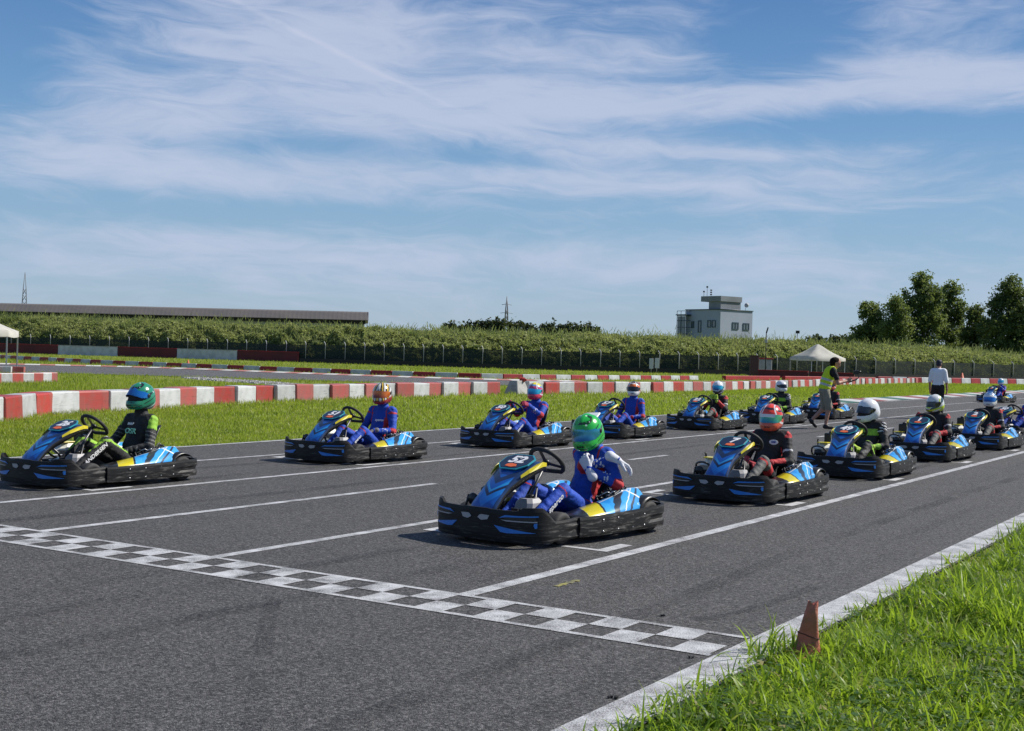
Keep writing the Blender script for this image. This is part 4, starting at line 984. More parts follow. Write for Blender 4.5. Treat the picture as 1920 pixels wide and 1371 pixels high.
BLK = scuffed_black()
BLKP = mat('black_plastic', (.012, .012, .013), .38, var=.3, vs=8, col2=(.03, .03, .03))
STL = mat('kart_steel', (.10, .10, .105), .4, metal=.7); CHROME = mat('bare_metal', (.55, .55, .56), .3, metal=.9)
TYRE = mat('tyre_rubber', (.022, .021, .021), .75, var=.6, vs=14, col2=(.06, .055, .05)); RIMM = mat('rim_metal', (.20, .19, .20), .4, metal=.6)
BLUE = mat('blue_sticker', (.012, .19, .62), .35, coat=.3); YEL = mat('yellow_sticker', (.62, .52, .015), .35, coat=.3); WHS = mat('white_sticker', (.75, .75, .76), .4); TEAL = mat('teal_sticker', (.03, .33, .42), .35); ORS = mat('orange_sticker', (.70, .13, .03), .4)
GREYP = mat('grey_plastic', (.33, .33, .35), .5, var=.3); SILV = mat('light_insert', (.36, .36, .38), .3)
def nose_mat():
    m = bpy.data.materials.new('nose_graphic'); m.use_nodes = True
    t = NT(m.node_tree); p = t.n['Principled BSDF']; s = t.xyz(t.node('ShaderNodeTexCoord').outputs['Object'])
    ax = t.m('ABSOLUTE', s[0])
    c = t.mix(t.band(t.m('SUBTRACT', s[2], t.m('MULTIPLY', ax, .9)), .30, .42), (.006, .085, .36), (.010, .17, .54))
    k = t.m('ADD', t.m('MULTIPLY', s[1], .8), t.m('SUBTRACT', s[2], t.m('MULTIPLY', ax, 1.3)))
    c = t.mix(t.band(k, -.30, -.25, .006), c, (.012, .02, .05))
    c = t.mix(t.band(k, -.23, -.21, .004), c, (.03, .30, .52)); c = t.mix(t.band(k, -.12, -.02, .006), c, (.010, .024, .07))
    c = t.mix(t.ss(ax, .112, .116), c, (.008, .030, .10))
    t.put(p.inputs['Base Color'], c); p.inputs['Roughness'].default_value = .28; p.inputs['Coat Weight'].default_value = .4
    return m
def pod_mat():
    m = bpy.data.materials.new('pod_graphic'); m.use_nodes = True
    t = NT(m.node_tree); p = t.n['Principled BSDF']; oc = t.node('ShaderNodeTexCoord').outputs['Object']; s = t.xyz(oc)
    ax = t.m('ABSOLUTE', s[0])
    k = t.m('ADD', s[1], t.m('MULTIPLY', t.m('SUBTRACT', ax, .5), .75))       # slanted along the pod
    vo = t.node('ShaderNodeTexVoronoi', feature='F1'); vo.inputs['Scale'].default_value = 6.0; t.put(vo.inputs['Vector'], oc)
    c = t.mix(t.xyz(vo.outputs['Color'])[0], (.015, .24, .66), (.05, .36, .74))
    kb = t.m('ADD', s[1], t.m('MULTIPLY', t.m('SUBTRACT', s[2], .3), -2.2))
    c = t.mix(t.band(kb, .28, .36, .006), c, (.02, .03, .04))
    c = t.mix(t.band(kb, .52, .56, .005), c, (.02, .03, .05))
    c = t.mix(t.band(kb, .44, .455, .004), c, (.75, .76, .78))
    c = t.mix(t.band(t.m('ADD', s[1], t.m('MULTIPLY', s[2], 1.6)), 1.14, 1.17, .004), c, (.75, .76, .78))
    c = t.mix(t.band(ax, .40, .415, .004), c, (.70, .72, .75))
    c = t.mix(t.band(k, -.40, -.14, .003), c, (.02, .02, .022))
    c = t.mix(t.band(k, -.14, .075, .003), c, (.62, .52, .012))
    c = t.mix(t.band(k, .075, .10, .003), c, (.02, .02, .022))
    t.put(p.inputs['Base Color'], c); p.inputs['Roughness'].default_value = .3; p.inputs['Coat Weight'].default_value = .35
    b = t.node('ShaderNodeBump'); b.inputs['Strength'].default_value = .1; t.put(b.inputs['Height'], t.noise(oc, 12.0)); t.l.new(b.outputs[0], p.inputs['Normal'])
    return m
NOSE = nose_mat(); POD = pod_mat()

class Wall:
    """vertical wall swept along a plan curve; zb/zt/off are functions of the curve point and the height fraction"""
    def __init__(self, pts, nseg=6): 
        self.p = catmull([(x_, y_, 0) for x_, y_ in pts], nseg); L = [0.0]
        for a, b in zip(self.p, self.p[1:]): L.append(L[-1] + (b - a).length)
        mid = L[-1] / 2; self.s = [l - mid for l in L]
    def frame(self, s):
        s = max(self.s[0], min(self.s[-1], s)); i = min(max(int(np.searchsorted(self.s, s)) - 1, 0), len(self.p) - 2)
        t_ = (s - self.s[i]) / (self.s[i + 1] - self.s[i]); p = self.p[i].lerp(self.p[i + 1], t_)
        d = (self.p[min(i + 2, len(self.p) - 1)] - self.p[max(i - 1, 0)]).normalized()
        return p, Vector((d.y, -d.x, 0))                      # outward normal for a path that runs right -> front -> left
    def grid(self, zb, zt, off, nv=9, thick=.022):
        rings = []
        for i, p in enumerate(self.p):
            _, n = self.frame(self.s[i]); b, t_ = zb(p, self.s[i]), zt(p, self.s[i]); o_ = []
            for k in range(nv):
                f = k / (nv - 1); z = b + (t_ - b) * f; o_.append(p + n * off(p, self.s[i], f) + Vector((0, 0, z)))
            for k in range(nv - 1, -1, -1):
                f = k / (nv - 1); z = b + (t_ - b) * f; o_.append(p + n * (off(p, self.s[i], f) - thick) + Vector((0, 0, z)))
            rings.append(o_)
        return MB().loft(rings, smooth=False)
    def patch(self, poly, lift, off, zb, zt, nsub=6, thick=.004):
        """sticker that follows the wall: poly in (s, z); fan split into strips along s"""
        def P(s, z, l):
            p, n = self.frame(s); b, t_ = zb(p, s), zt(p, s); f = max(0, min(1, (z - b) / max(1e-4, t_ - b)))
            return p + n * (off(p, s, f) + l) + Vector((0, 0, z))
        s0 = min(a for a, b in poly); s1 = max(a for a, b in poly); rings = []
        def span(s):
            zs = []
            for (a, b), (c, d) in zip(poly, poly[1:] + poly[:1]):
                if (a - s) * (c - s) <= 0 and abs(a - c) > 1e-9: zs.append(b + (d - b) * (s - a) / (c - a))
            return (min(zs), max(zs)) if zs else (0, 0)
        mb = MB(); rr_ = []
        for k in range(nsub + 1):
            s = s0 + (s1 - s0) * k / nsub; s = min(max(s, s0 + 1e-4), s1 - 1e-4); a, b = span(s)
            rr_.append([P(s, a, lift), P(s, b, lift), P(s, b, lift - thick), P(s, a, lift - thick)])
        return mb.loft(rr_, smooth=False)

KP = {}                                                       # kart part meshes, made once
# front bumper, path from the right end round the nose to the left end
fb = Wall([(-.585, -.34), (-.60, -.50), (-.60, -.64), (-.575, -.78), (-.50, -.885), (-.37, -.950), (-.18, -.985), (0, -1.0), (.18, -.985), (.37, -.950), (.50, -.885), (.575, -.78), (.60, -.64), (.60, -.50), (.585, -.34)], 8)
def f_zt(p, s):
    if p.y > -.68: return .215 + .012 * (p.y + .68) / .34
    if p.y > -.80: return .215 + (.325 - .215) * (-.68 - p.y) / .12
    ax = abs(p.x)
    return .298 + .030 * max(0, min(1, (ax - .40) / .04)) + .006 * max(0, min(1, (.16 - ax) / .05))
def f_zb(p, s): return .045 + (.012 if p.y > -.7 else .0)
def f_off(p, s, f):
    o_ = -.006 * f - (.006 if f > .97 else 0) - .035 * max(0, .22 - f)
    if p.y > -.60: o_ += .009 * max(0, math.sin(f * math.pi * 4)) * max(0, min(1, (p.y + .60) / .10))
    return o_
KP['front_bumper'] = fb.grid(f_zb, f_zt, f_off, 10).mesh('front_bumper', BLK)
for nm, poly, m_ in (('blade', [(.20, .175), (.27, .118), (.56, .130), (.40, .150)], BLUE), ('slot_top', [(.24, .236), (.29, .262), (.58, .266), (.58, .258), (.30, .247)], BLUE), ('slot_low', [(.26, .224), (.57, .222), (.57, .214), (.27, .214)], SILV), ('slot_tick', [(.545, .208), (.57, .208), (.57, .172), (.552, .166), (.54, .19)], BLUE)):
    for sg in (-1, 1):
        KP[nm + ('L' if sg > 0 else 'R')] = fb.patch([(sg * a, b) for a, b in poly], .007 if nm != 'blade' else .006, f_off, f_zb, f_zt).mesh(nm, m_)
for sg in (-1, 1):
    KP['lampL' if sg > 0 else 'lampR'] = fb.patch([(sg * a, b) for a, b in [(.035, .226), (.06, .252), (.15, .248), (.135, .215), (.07, .205)]], .006, f_off, f_zb, f_zt).mesh('vent', SILV)
    KP['hollowL' if sg > 0 else 'hollowR'] = fb.patch([(sg * a, b) for a, b in [(.255, .255), (.29, .256), (.56, .2565), (.56, .226), (.28, .227)]], .004, f_off, f_zb, f_zt).mesh('slot_recess', BLKP)
# rear bumper, path from the left front end round the back to the right
rb = Wall([(.61, -.37), (.64, -.20), (.655, .10), (.655, .45), (.645, .75), (.61, .90), (.52, .985), (.30, 1.02), (0, 1.03), (-.30, 1.02), (-.52, .985), (-.61, .90), (-.645, .75), (-.655, .45), (-.655, .10), (-.64, -.20), (-.61, -.37)], 5)
def r_zt(p, s): return .222 + .024 * max(0, min(1, (p.y + .3) / 1.2))
def r_zb(p, s): return .060
def r_off(p, s, f):
    o_ = -.004 * abs(2 * f - 1) - (.004 if f > .97 or f < .03 else 0)
    if .55 < p.y < .97: o_ -= .016 * (.35 < f < .62) * min(1, (p.y - .55) / .1)
    if p.y > .97: o_ -= .012 * (.35 < f < .62)
    return o_
rbm = rb.grid(r_zb, r_zt, r_off, 9)
KP['rear_bumper'] = rbm.mesh('rear_bumper', BLK)
KP['bolt'] = MB().lathe([(.008, -.006), (.008, .003)], (0, 0, 0), 'X', 8).mesh('bolt', CHROME)
# nose panel
st = [(-.93, .27, .135, .05), (-.885, .335, .135, .06), (-.80, .415, .125, .075), (-.71, .490, .130, .085), (-.62, .545, .150, .09), (-.53, .597, .175, .09), (-.44, .637, .188, .085), (-.36, .653, .185, .08), (-.29, .641, .165, .07), (-.255, .621, .15, .05)]
rings = []
for y_, z_, hw, dp in st:
    rings.append([(-hw, y_ + .01, z_ - dp), (-hw - .004, y_ + .004, z_ - .035), (-hw * .86, y_, z_ - .006), (-hw * .45, y_ - .004, z_ + .004), (0, y_ - .006, z_ + .007), (hw * .45, y_ - .004, z_ + .004), (hw * .86, y_, z_ - .006), (hw + .004, y_ + .004, z_ - .035), (hw, y_ + .01, z_ - dp), (hw * .5, y_ + .03, z_ - dp * .6), (-hw * .5, y_ + .03, z_ - dp * .6)])
KP['nose'] = MB().loft(rings, mis=lambda i, k: (1 if k in (0, 7, 8, 9, 10) else 0)).mesh('nose_panel', [NOSE, BLKP])
pl_n = Vector((0, -.40, .92)).normalized(); pl_u = Vector((0, .92, .40)).normalized(); pl_c = Vector((0, -.468, .634))
def pl(a, b, l=0.0): return pl_c + Vector((a, 0, 0)) + pl_u * b + pl_n * l
oct_ = lambda w_, h_, l: [pl(a * w_, b * h_, l) for a, b in ((-.55, -1), (.55, -1), (1, -.35), (1, .55), (.62, 1), (-.62, 1), (-1, .55), (-1, -.35))]
KP['plate'] = MB().slab(oct_(.158, .128, .004), .010, pl_n).mesh('number_plate', TEAL)
KP['plate_in'] = MB().slab(oct_(.146, .116, .0145), .003, pl_n).mesh('plate_face', mat('plate_black', (.012, .022, .05), .3))
KP['badge'] = MB().slab([pl(a, b, .018) for a, b in ((-.055, -.095), (.02, -.108), (.06, -.09), (.045, -.055), (-.01, -.045), (-.05, -.06))], .003, pl_n).mesh('badge', ORS)
ysl = []
for sg in (-1, 1):
    q_ = [(sg * .1535, -.61, .548), (sg * .1785, -.53, .598), (sg * .1915, -.44, .637), (sg * .1885, -.36, .651), (sg * .170, -.285, .639), (sg * .170, -.285, .609), (sg * .192, -.36, .611), (sg * .195, -.44, .594), (sg * .181, -.53, .565), (sg * .156, -.61, .525)]
    KP['ystripe' + ('L' if sg > 0 else 'R')] = MB().slab([(a + sg * .004, b, c_) for a, b, c_ in q_], .004, (sg, 0, 0)).mesh('yellow_stripe', YEL)
# steering
wc = Vector((0, -.05, .628)); wn = Vector((0, .70, .71)).normalized(); wu = Vector((0, -.71, .70)).normalized()
wu = (wu - wn * wu.dot(wn)).normalized()
def wp(a, r_, l=0.0): return wc + (Vector((1, 0, 0)) * math.sin(a) + wu * math.cos(a)) * r_ + wn * l
ringp = []
for k in range(40):
    a = 2 * math.pi * k / 40; r_ = .158
    q_ = wp(a, r_)
    if math.cos(a) < -.80: q_ = wp(a, r_ * .80 / max(.80, -math.cos(a)))
    ringp.append(q_)
mb = MB(); mb.tube(ringp, .0195, 8, closed=True); KP['wheel_rim'] = mb.mesh('steering_wheel', mat('wheel_suede', (.014, .014, .015), .7))
mb = MB()
for a in (0, 2.0, -2.0):
    s_ = wp(a + math.pi / 2, .018) - wc
    mb.slab([wp(a, .02, -.02) - s_, wp(a, .153, -.004) - s_ * .9, wp(a, .153, -.004) + s_ * .9, wp(a, .02, -.02) + s_], .006, wn)
mb.lathe([(.034, -.012), (.034, .012)], (0, 0, 0), 'Z', 14)
nv = 14 * 2
M3 = wn.to_track_quat('Z', 'Y').to_matrix()
mb.v[-nv:] = [tuple(wc - wn * .012 + M3 @ Vector(v_)) for v_ in mb.v[-nv:]]
KP['spokes'] = mb.mesh('spokes', BLKP)
KP['column'] = MB().tube([wc - wn * .02, wc + Vector((0, -.30, -.38))], .013, 8).tube([(-.10, -.36, .12), (-.03, -.22, .42), (.03, -.22, .42), (.10, -.36, .12)], .010, 6).mesh('steering_column', STL)
# side pods
def pod(sg):
    stn = [(-.30, .34, .50, .215, .205, .205), (-.22, .33, .575, .225, .228, .215), (-.05, .32, .605, .245, .255, .226), (.15, .315, .61, .270, .290, .232), (.35, .31, .60, .295, .330, .238), (.52, .31, .575, .320, .368, .245), (.66, .31, .54, .345, .388, .262), (.76, .32, .50, .355, .385, .285), (.80, .33, .47, .33, .34, .29)]
    rings = []
    for y_, xi, xo, zi, zr, zo in stn:
        xr = xi + (xo - xi) * .38
        pr_ = [(xi, zi - .06), (xi, zi), (xr - .03, zr - .004), (xr + .02, zr), (xr + (xo - xr) * .55, zr * .55 + zo * .45 + .008), (xo, zo), (xo, zo - .06)]
        rings.append([(sg * a, y_, b) for a, b in pr_])
    return MB().loft(rings, closed=True, caps=True).mesh('side_pod', POD)
KP['podL'] = pod(1); KP['podR'] = pod(-1)
# wheels and fenders
def tyre(w_, r_): return MB().lathe([(r_ * .52, -w_ / 2), (r_ * .84, -w_ / 2 - .004), (r_ * .97, -w_ * .40), (r_, -w_ * .25), (r_, w_ * .25), (r_ * .97, w_ * .40), (r_ * .84, w_ / 2 + .004), (r_ * .52, w_ / 2), (r_ * .50, w_ * .3), (r_ * .5, -w_ * .3)], axis='X', n=26).mesh('wheel', TYRE)
def rim(w_, r_): return MB().lathe([(r_ * .51, w_ * .46), (r_ * .46, w_ * .42), (r_ * .40, w_ * .2), (r_ * .2, w_ * .15), (r_ * .16, w_ * .4), (.008, w_ * .4)], axis='X', n=18).lathe([(r_ * .51, -w_ * .46), (r_ * .46, -w_ * .42), (r_ * .40, -w_ * .2), (r_ * .2, -w_ * .15), (r_ * .16, -w_ * .4), (.008, -w_ * .4)], axis='X', n=18).mesh('rim', RIMM)
KP['tyreF'] = tyre(.125, .135); KP['rimF'] = rim(.125, .135); KP['tyreR'] = tyre(.19, .142); KP['rimR'] = rim(.19, .142)
def fender(sg):
    rings = []
    for k in range(11):
        a = math.pi * (-.05 + .80 * k / 10); rings.append([(sg * x_, .74 - math.cos(a) * r_ * 1.05, .142 + math.sin(a) * r_) for x_, r_ in ((.39, .172), (.42, .186), (.55, .186), (.585, .172), (.58, .165), (.55, .178), (.42, .178), (.395, .165))])
    return MB().loft(rings).mesh('fender', BLKP)
KP['fenL'] = fender(1); KP['fenR'] = fender(-1)
# floor, frame, seat, tank, pedals
KP['floor'] = MB().slab([(-.33, -.90, .055), (.33, -.90, .055), (.34, -.30, .055), (.36, .20, .055), (.34, .45, .055), (-.34, .45, .055), (-.36, .20, .055), (-.34, -.30, .055)], .008).mesh('floor_pan', mat('floor_alu', (.20, .20, .21), .5, metal=.5, var=.4))
mb = MB()
for sg in (-1, 1): mb.tube(catmull([(sg * .28, -.9, .08), (sg * .30, -.5, .08), (sg * .36, .0, .08), (sg * .36, .5, .08), (sg * .30, .95, .09)], 4), .015, 7)
mb.tube([(-.52, -.50, .135), (.52, -.50, .135)], .014, 7); mb.tube([(-.56, .74, .142), (.56, .74, .142)], .020, 8); mb.tube([(-.3, .95, .09), (.3, .95, .09)], .015, 7); mb.tube([(-.28, -.9, .08), (.28, -.9, .08)], .015, 7); mb.tube([(-.46, .30, .10), (.46, .30, .10)], .014, 7)
KP['frame'] = mb.mesh('frame', STL)
rings = []
for y_, z_, hw, cup in [(.06, .17, .17, .03), (.14, .105, .18, .05), (.30, .085, .19, .09), (.46, .10, .20, .12), (.58, .18, .205, .13), (.66, .30, .205, .12), (.72, .43, .20, .10), (.77, .55, .185, .07), (.79, .60, .16, .04)]:
    nn = Vector((0, -.9 if z_ > .25 else -.25, .4 if z_ > .25 else 1)).normalized(); o_ = []
    for k in range(9):
        f = k / 4 - 1; o_.append(Vector((f * hw, y_, z_)) + nn * (abs(f) ** 2.6 * cup))
    for k in range(8, -1, -1):
        f = k / 4 - 1; o_.append(Vector((f * (hw + .012), y_, z_)) + nn * (abs(f) ** 2.6 * cup - .014))
    rings.append(o_)
KP['seat'] = MB().loft(rings).mesh('seat', BLKP)
KP['tank'] = MB().box((0, -.28, .20), (.23, .30, .25), bev=.035, top=(.8, .7)).mesh('fuel_tank', GREYP)
KP['tank_cap'] = MB().lathe([(.035, .322), (.035, .35), (.028, .355)], (0, -.27, 0), 'Z', 14).mesh('tank_cap', BLKP)
KP['pedal'] = MB().tube([(0, 0, .06), (0, -.03, .25)], .009, 6).slab([(-.035, -.03, .19), (.035, -.03, .19), (.035, -.05, .28), (-.035, -.05, .28)], .008, (0, 1, .3)).mesh('pedal', STL)
# engine on the right
mb = MB(); mb.box((-.44, .28, .24), (.24, .34, .26), bev=.03)
for k in range(7): mb.box((-.44, .10 + k * .035, .30), (.27, .010, .16))
mb.lathe([(.07, -.60), (.08, -.585), (.08, -.555)], (0, .30, .24), 'X', 16); KP['engine'] = mb.mesh('engine', mat('engine_alloy', (.15, .15, .155), .5, metal=.5, var=.5, vs=12))
KP['cover'] = MB().box((-.42, -.06, .355), (.25, .36, .13), bev=.05, top=(.72, .75)).mesh('engine_cover', mat('pale_cover', (.62, .62, .56), .4))
KP['cover_y'] = MB().box((-.42, -.10, .424), (.15, .20, .010), bev=.004).mesh('cover_sticker', YEL)
KP['airbox'] = MB().box((-.40, .13, .475), (.15, .17, .15), bev=.012).lathe([(.03, .55), (.03, .575)], (-.40, .13, 0), 'Z', 10).tube([(-.40, .20, .44), (-.41, .26, .40), (-.43, .28, .34)], .03, 8).mesh('air_box', BLKP)
KP['guard'] = MB().tube(catmull([(-.56, .02, .20), (-.57, -.16, .26), (-.52, -.30, .36), (-.40, -.33, .38), (-.33, -.26, .30), (-.33, -.20, .16)], 5), .013, 7).tube(catmull([(-.57, .12, .26), (-.55, .0, .44), (-.50, -.12, .47)], 5), .011, 7).mesh('engine_guard', STL)
mb = MB(); r2 = random.Random(5)
for k in range(16):
    y0 = r2.uniform(.25, .62); x0 = r2.uniform(.26, .36); z0 = .24 + .14 * (y0 - .2) / .5
    mb.tube(catmull([(x0, y0, z0), (x0 + r2.uniform(-.05, .07), y0 + r2.uniform(-.08, .08), z0 + r2.uniform(.02, .08)), (x0 + r2.uniform(-.03, .08), y0 + r2.uniform(-.1, .12), z0 + r2.uniform(.0, .05))], 4), r2.uniform(.004, .009), 6)
for k in range(7): mb.box((r2.uniform(.26, .37), r2.uniform(.28, .62), r2.uniform(.29, .37)), (.05, .06, .035), Matrix.Rotation(r2.random(), 3, 'Z'))
KP['hoses'] = mb.mesh('hoses', BLKP)
mb = MB()
for k in range(5): mb.tube(catmull([(r2.uniform(.28, .38), .3 + k * .07, .33), (r2.uniform(.28, .40), .33 + k * .07, .37), (r2.uniform(.3, .40), .38 + k * .06, .35)], 3), .004, 5)
for k in range(4): mb.box((r2.uniform(.28, .37), r2.uniform(.3, .6), .36), (.02, .03, .02))
KP['hose_clips'] = mb.mesh('hose_clips', CHROME)
KP['front_cluster'] = MB().lathe([(.045, -.02), (.055, .0), (.045, .02)], (-.31, -.66, .315), 'Y', 12).box((-.27, -.62, .30), (.09, .07, .06), bev=.01).tube([(-.31, -.66, .31), (-.28, -.70, .20)], .014, 6).tube([(-.36, -.66, .35), (-.36, -.70, .24)], .010, 6).mesh('far_side_cluster', BLKP)  # lumped dark shapes for the far-side shoe, wheel and frame

def digits(s): return text_mesh(s, .158 if len(s) > 1 else .16, 'number', WHS, .0015, .006, .12)
KG_ = 'go-karts lined up on the starting grid'
def make_kart(loc, rz, num, label, full=True, steer=0.0):
    k = empty('go_kart', (*loc, -.004), rz); tag(k, label, 'go-kart', KG_)
    f = put('front_bumper', KP['front_bumper'], k)
    for nm, key in (('blue_blade', 'bladeL'), ('blue_blade', 'bladeR'), ('slot', 'hollowL'), ('slot', 'hollowR'), ('slot_edge', 'slot_topL'), ('slot_edge', 'slot_topR'), ('slot_lip', 'slot_lowL'), ('slot_lip', 'slot_lowR'), ('slot_tick', 'slot_tickL'), ('slot_tick', 'slot_tickR'), ('vent', 'lampL'), ('vent', 'lampR')): put(nm, KP[key], f)
    r_ = put('rear_bumper', KP['rear_bumper'], k); [put('bolt', KP['bolt'], r_, (.655 - .004, y_, z_)) for y_ in (-.10, .12, .34, .52) for z_ in (.095, .19)]
    n_ = put('nose_panel', KP['nose'], k); put('number_plate', KP['plate'], n_); put('plate_face', KP['plate_in'], n_); put('badge', KP['badge'], n_); put('yellow_stripe', KP['ystripeL'], n_); put('yellow_stripe', KP['ystripeR'], n_)
    if num:
        o_ = put('number', digits(num), n_); mx = Matrix((( -1, 0, 0), (0, 0, 0), (0, 0, 0))).transposed()
        # reads upright seen from the front: text right is -X, text up is +pl_u
        xr = Vector((-1, 0, 0)); yu = pl_u; zn = pl_n
        xr = yu.cross(zn).normalized()
        c_ = pl(0, .022, .0195)
        o_.matrix_local = Matrix(((xr.x, yu.x, zn.x, c_.x), (xr.y, yu.y, zn.y, c_.y), (xr.z, yu.z, zn.z, c_.z), (0, 0, 0, 1)))
    s_ = put('steering_wheel', KP['wheel_rim'], k); put('spokes', KP['spokes'], s_); put('steering_column', KP['column'], k)
    put('side_pod', KP['podL'], k); put('side_pod', KP['podR'], k)
    for sg in (-1, 1):
        w_ = put('wheel', KP['tyreF'], k, (sg * .475, -.50, .135), (0, 0, .05 * sg + steer)); put('rim', KP['rimF'], w_)
        w_ = put('wheel', KP['tyreR'], k, (sg * .485, .74, .142)); put('rim', KP['rimR'], w_)
    put('fender', KP['fenL'], k); put('fender', KP['fenR'], k)
    put('floor_pan', KP['floor'], k); put('frame', KP['frame'], k); put('seat', KP['seat'], k)
    t_ = put('fuel_tank', KP['tank'], k); put('cap', KP['tank_cap'], t_)
    put('pedal', KP['pedal'], k, (.15, -.62, 0)); put('pedal', KP['pedal'], k, (-.15, -.62, 0))
    put('engine', KP['engine'], k); c_ = put('engine_cover', KP['cover'], k); put('sticker', KP['cover_y'], c_); put('air_box', KP['airbox'], k); put('engine_guard', KP['guard'], k)
    h_ = put('hoses', KP['hoses'], k); put('clips', KP['hose_clips'], h_); put('far_side_cluster', KP['front_cluster'], k)
    return k
# ------------------------------------------------------------------ bodies: signed distance shapes -> one continuous mesh
def sd_cone(P, a, b, ra, rb):
    a = np.asarray(a, float); b = np.asarray(b, float); ba = b - a
    t_ = np.clip(((P - a) @ ba) / max(1e-9, ba @ ba), 0, 1)
    return np.linalg.norm(P - a - t_[:, None] * ba, axis=1) - (ra + (rb - ra) * t_), t_
def sd_ell(P, c, r_, rot=None):
    q = P - np.asarray(c, float)
    if rot is not None: q = q @ np.array(rot)
    r_ = np.asarray(r_, float); k0 = np.linalg.norm(q / r_, axis=1); k1 = np.linalg.norm(q / (r_ * r_), axis=1) + 1e-9
    return k0 * (k0 - 1) / k1, np.clip(.5 + .5 * q[:, 2] / r_[2], 0, 1)
def field(P, prims):
    """prims: (label, kind, args, blend) -> distance"""
    d = None
    for lab, kind, args, k in prims:
        e = (sd_cone if kind == 'c' else sd_ell)(P, *args)[0]
        if d is None: d = e
        else:
            h = np.clip(.5 + .5 * (d - e) / k, 0, 1); d = d * (1 - h) + e * h - k * h * (1 - h)
    return d
def surf_net(fn, lo, hi, h):
    lo = np.asarray(lo, float); n = np.ceil((np.asarray(hi) - lo) / h).astype(int) + 1
    ax = [lo[i] + h * np.arange(n[i]) for i in range(3)]
    G = np.stack(np.meshgrid(*ax, indexing='ij'), -1).reshape(-1, 3)
    V = fn(G).reshape(n); s = V < 0
    m = n - 1; cnt = np.zeros(m); pos = np.zeros((*m, 3)); ncr = np.zeros(m)
    sl = lambda o_: tuple(slice(o_[i], o_[i] + m[i]) for i in range(3))
    cor = [(i, j, k) for i in (0, 1) for j in (0, 1) for k in (0, 1)]
    for c in cor: cnt += s[sl(c)]
    act = (cnt > 0) & (cnt < 8)
    for a in cor:
        for d in range(3):
            if a[d] == 0:
                b = list(a); b[d] = 1; va, vb = V[sl(a)], V[sl(b)]; x_ = (va < 0) != (vb < 0)
                t_ = np.where(x_, va / np.where(np.abs(va - vb) < 1e-12, 1, va - vb), 0)
                for q in range(3): pos[..., q] += np.where(x_, a[q] + (t_ if q == d else 0), 0)
                ncr += x_
    idx = -np.ones(m, int); I = np.argwhere(act); idx[act] = np.arange(len(I))
    P = lo + h * (I + pos[act] / ncr[act][:, None])
    F_ = []
    for d in range(3):
        e1, e2 = (d + 1) % 3, (d + 2) % 3
        a = [slice(None)] * 3; b = [slice(None)] * 3; a[d] = slice(0, n[d] - 1); b[d] = slice(1, n[d])
        A, Bq = s[tuple(a)], s[tuple(b)]; E_ = np.argwhere(A != Bq); fl_ = A[A != Bq]
        ok = (E_[:, e1] > 0) & (E_[:, e2] > 0) & (E_[:, e1] < m[e1]) & (E_[:, e2] < m[e2]); E_ = E_[ok]; fl_ = fl_[ok]
        def cell(o1, o2):
            c = E_.copy(); c[:, e1] -= o1; c[:, e2] -= o2; return idx[c[:, 0], c[:, 1], c[:, 2]]
        q = np.stack([cell(1, 1), cell(0, 1), cell(0, 0), cell(1, 0)], 1); q[~fl_] = q[~fl_][:, ::-1]; F_.append(q)
    return P, np.concatenate(F_)
def classify(P, prims):
    D = []; T_ = []
    for lab, kind, args, k in prims:
        e, t_ = (sd_cone if kind == 'c' else sd_ell)(P, *args); D.append(e); T_.append(t_)
    D = np.array(D); j = D.argmin(0); labs = np.array([p[0] for p in prims])[j]; return labs, np.array(T_)[j, np.arange(len(P))]
def wrinkle(P, amp):
    if amp <= 0: return 0.0
    return amp * (np.sin(P[:, 0] * 61 + P[:, 2] * 38 + 2.1 * np.sin(P[:, 1] * 23)) * np.sin(P[:, 1] * 47 - P[:, 2] * 52 + 1.7 * np.sin(P[:, 0] * 19)) + .6 * np.sin(P[:, 2] * 95 + P[:, 1] * 40 + 2 * np.sin(P[:, 0] * 33)))
def body_mesh(name, prims, h, paint, mats, amp=.0035, pad=.06, cut=None):
    pts = []
    for lab, kind, args, k in prims:
        if kind == 'c': pts += [np.asarray(args[0]) - max(args[2:4]), np.asarray(args[0]) + max(args[2:4]), np.asarray(args[1]) - max(args[2:4]), np.asarray(args[1]) + max(args[2:4])]
        else: pts += [np.asarray(args[0]) - max(args[1]), np.asarray(args[0]) + max(args[1])]
    pts = np.array(pts); lo, hi = pts.min(0) - pad, pts.max(0) + pad
    def fn(G):
        d = field(G, prims) + wrinkle(G, amp)
        if cut is not None: d = np.maximum(d, cut(G))
        return d
    P, Fq = surf_net(fn, lo, hi, h)
    C = P[Fq].mean(1); labs, tt = classify(C, prims); idx = paint(labs, tt, C)
    return mesh_np(name, P, Fq, mats, idx, True)
def lerp3(a, b, t_): return tuple(np.asarray(a) * (1 - t_) + np.asarray(b) * t_)

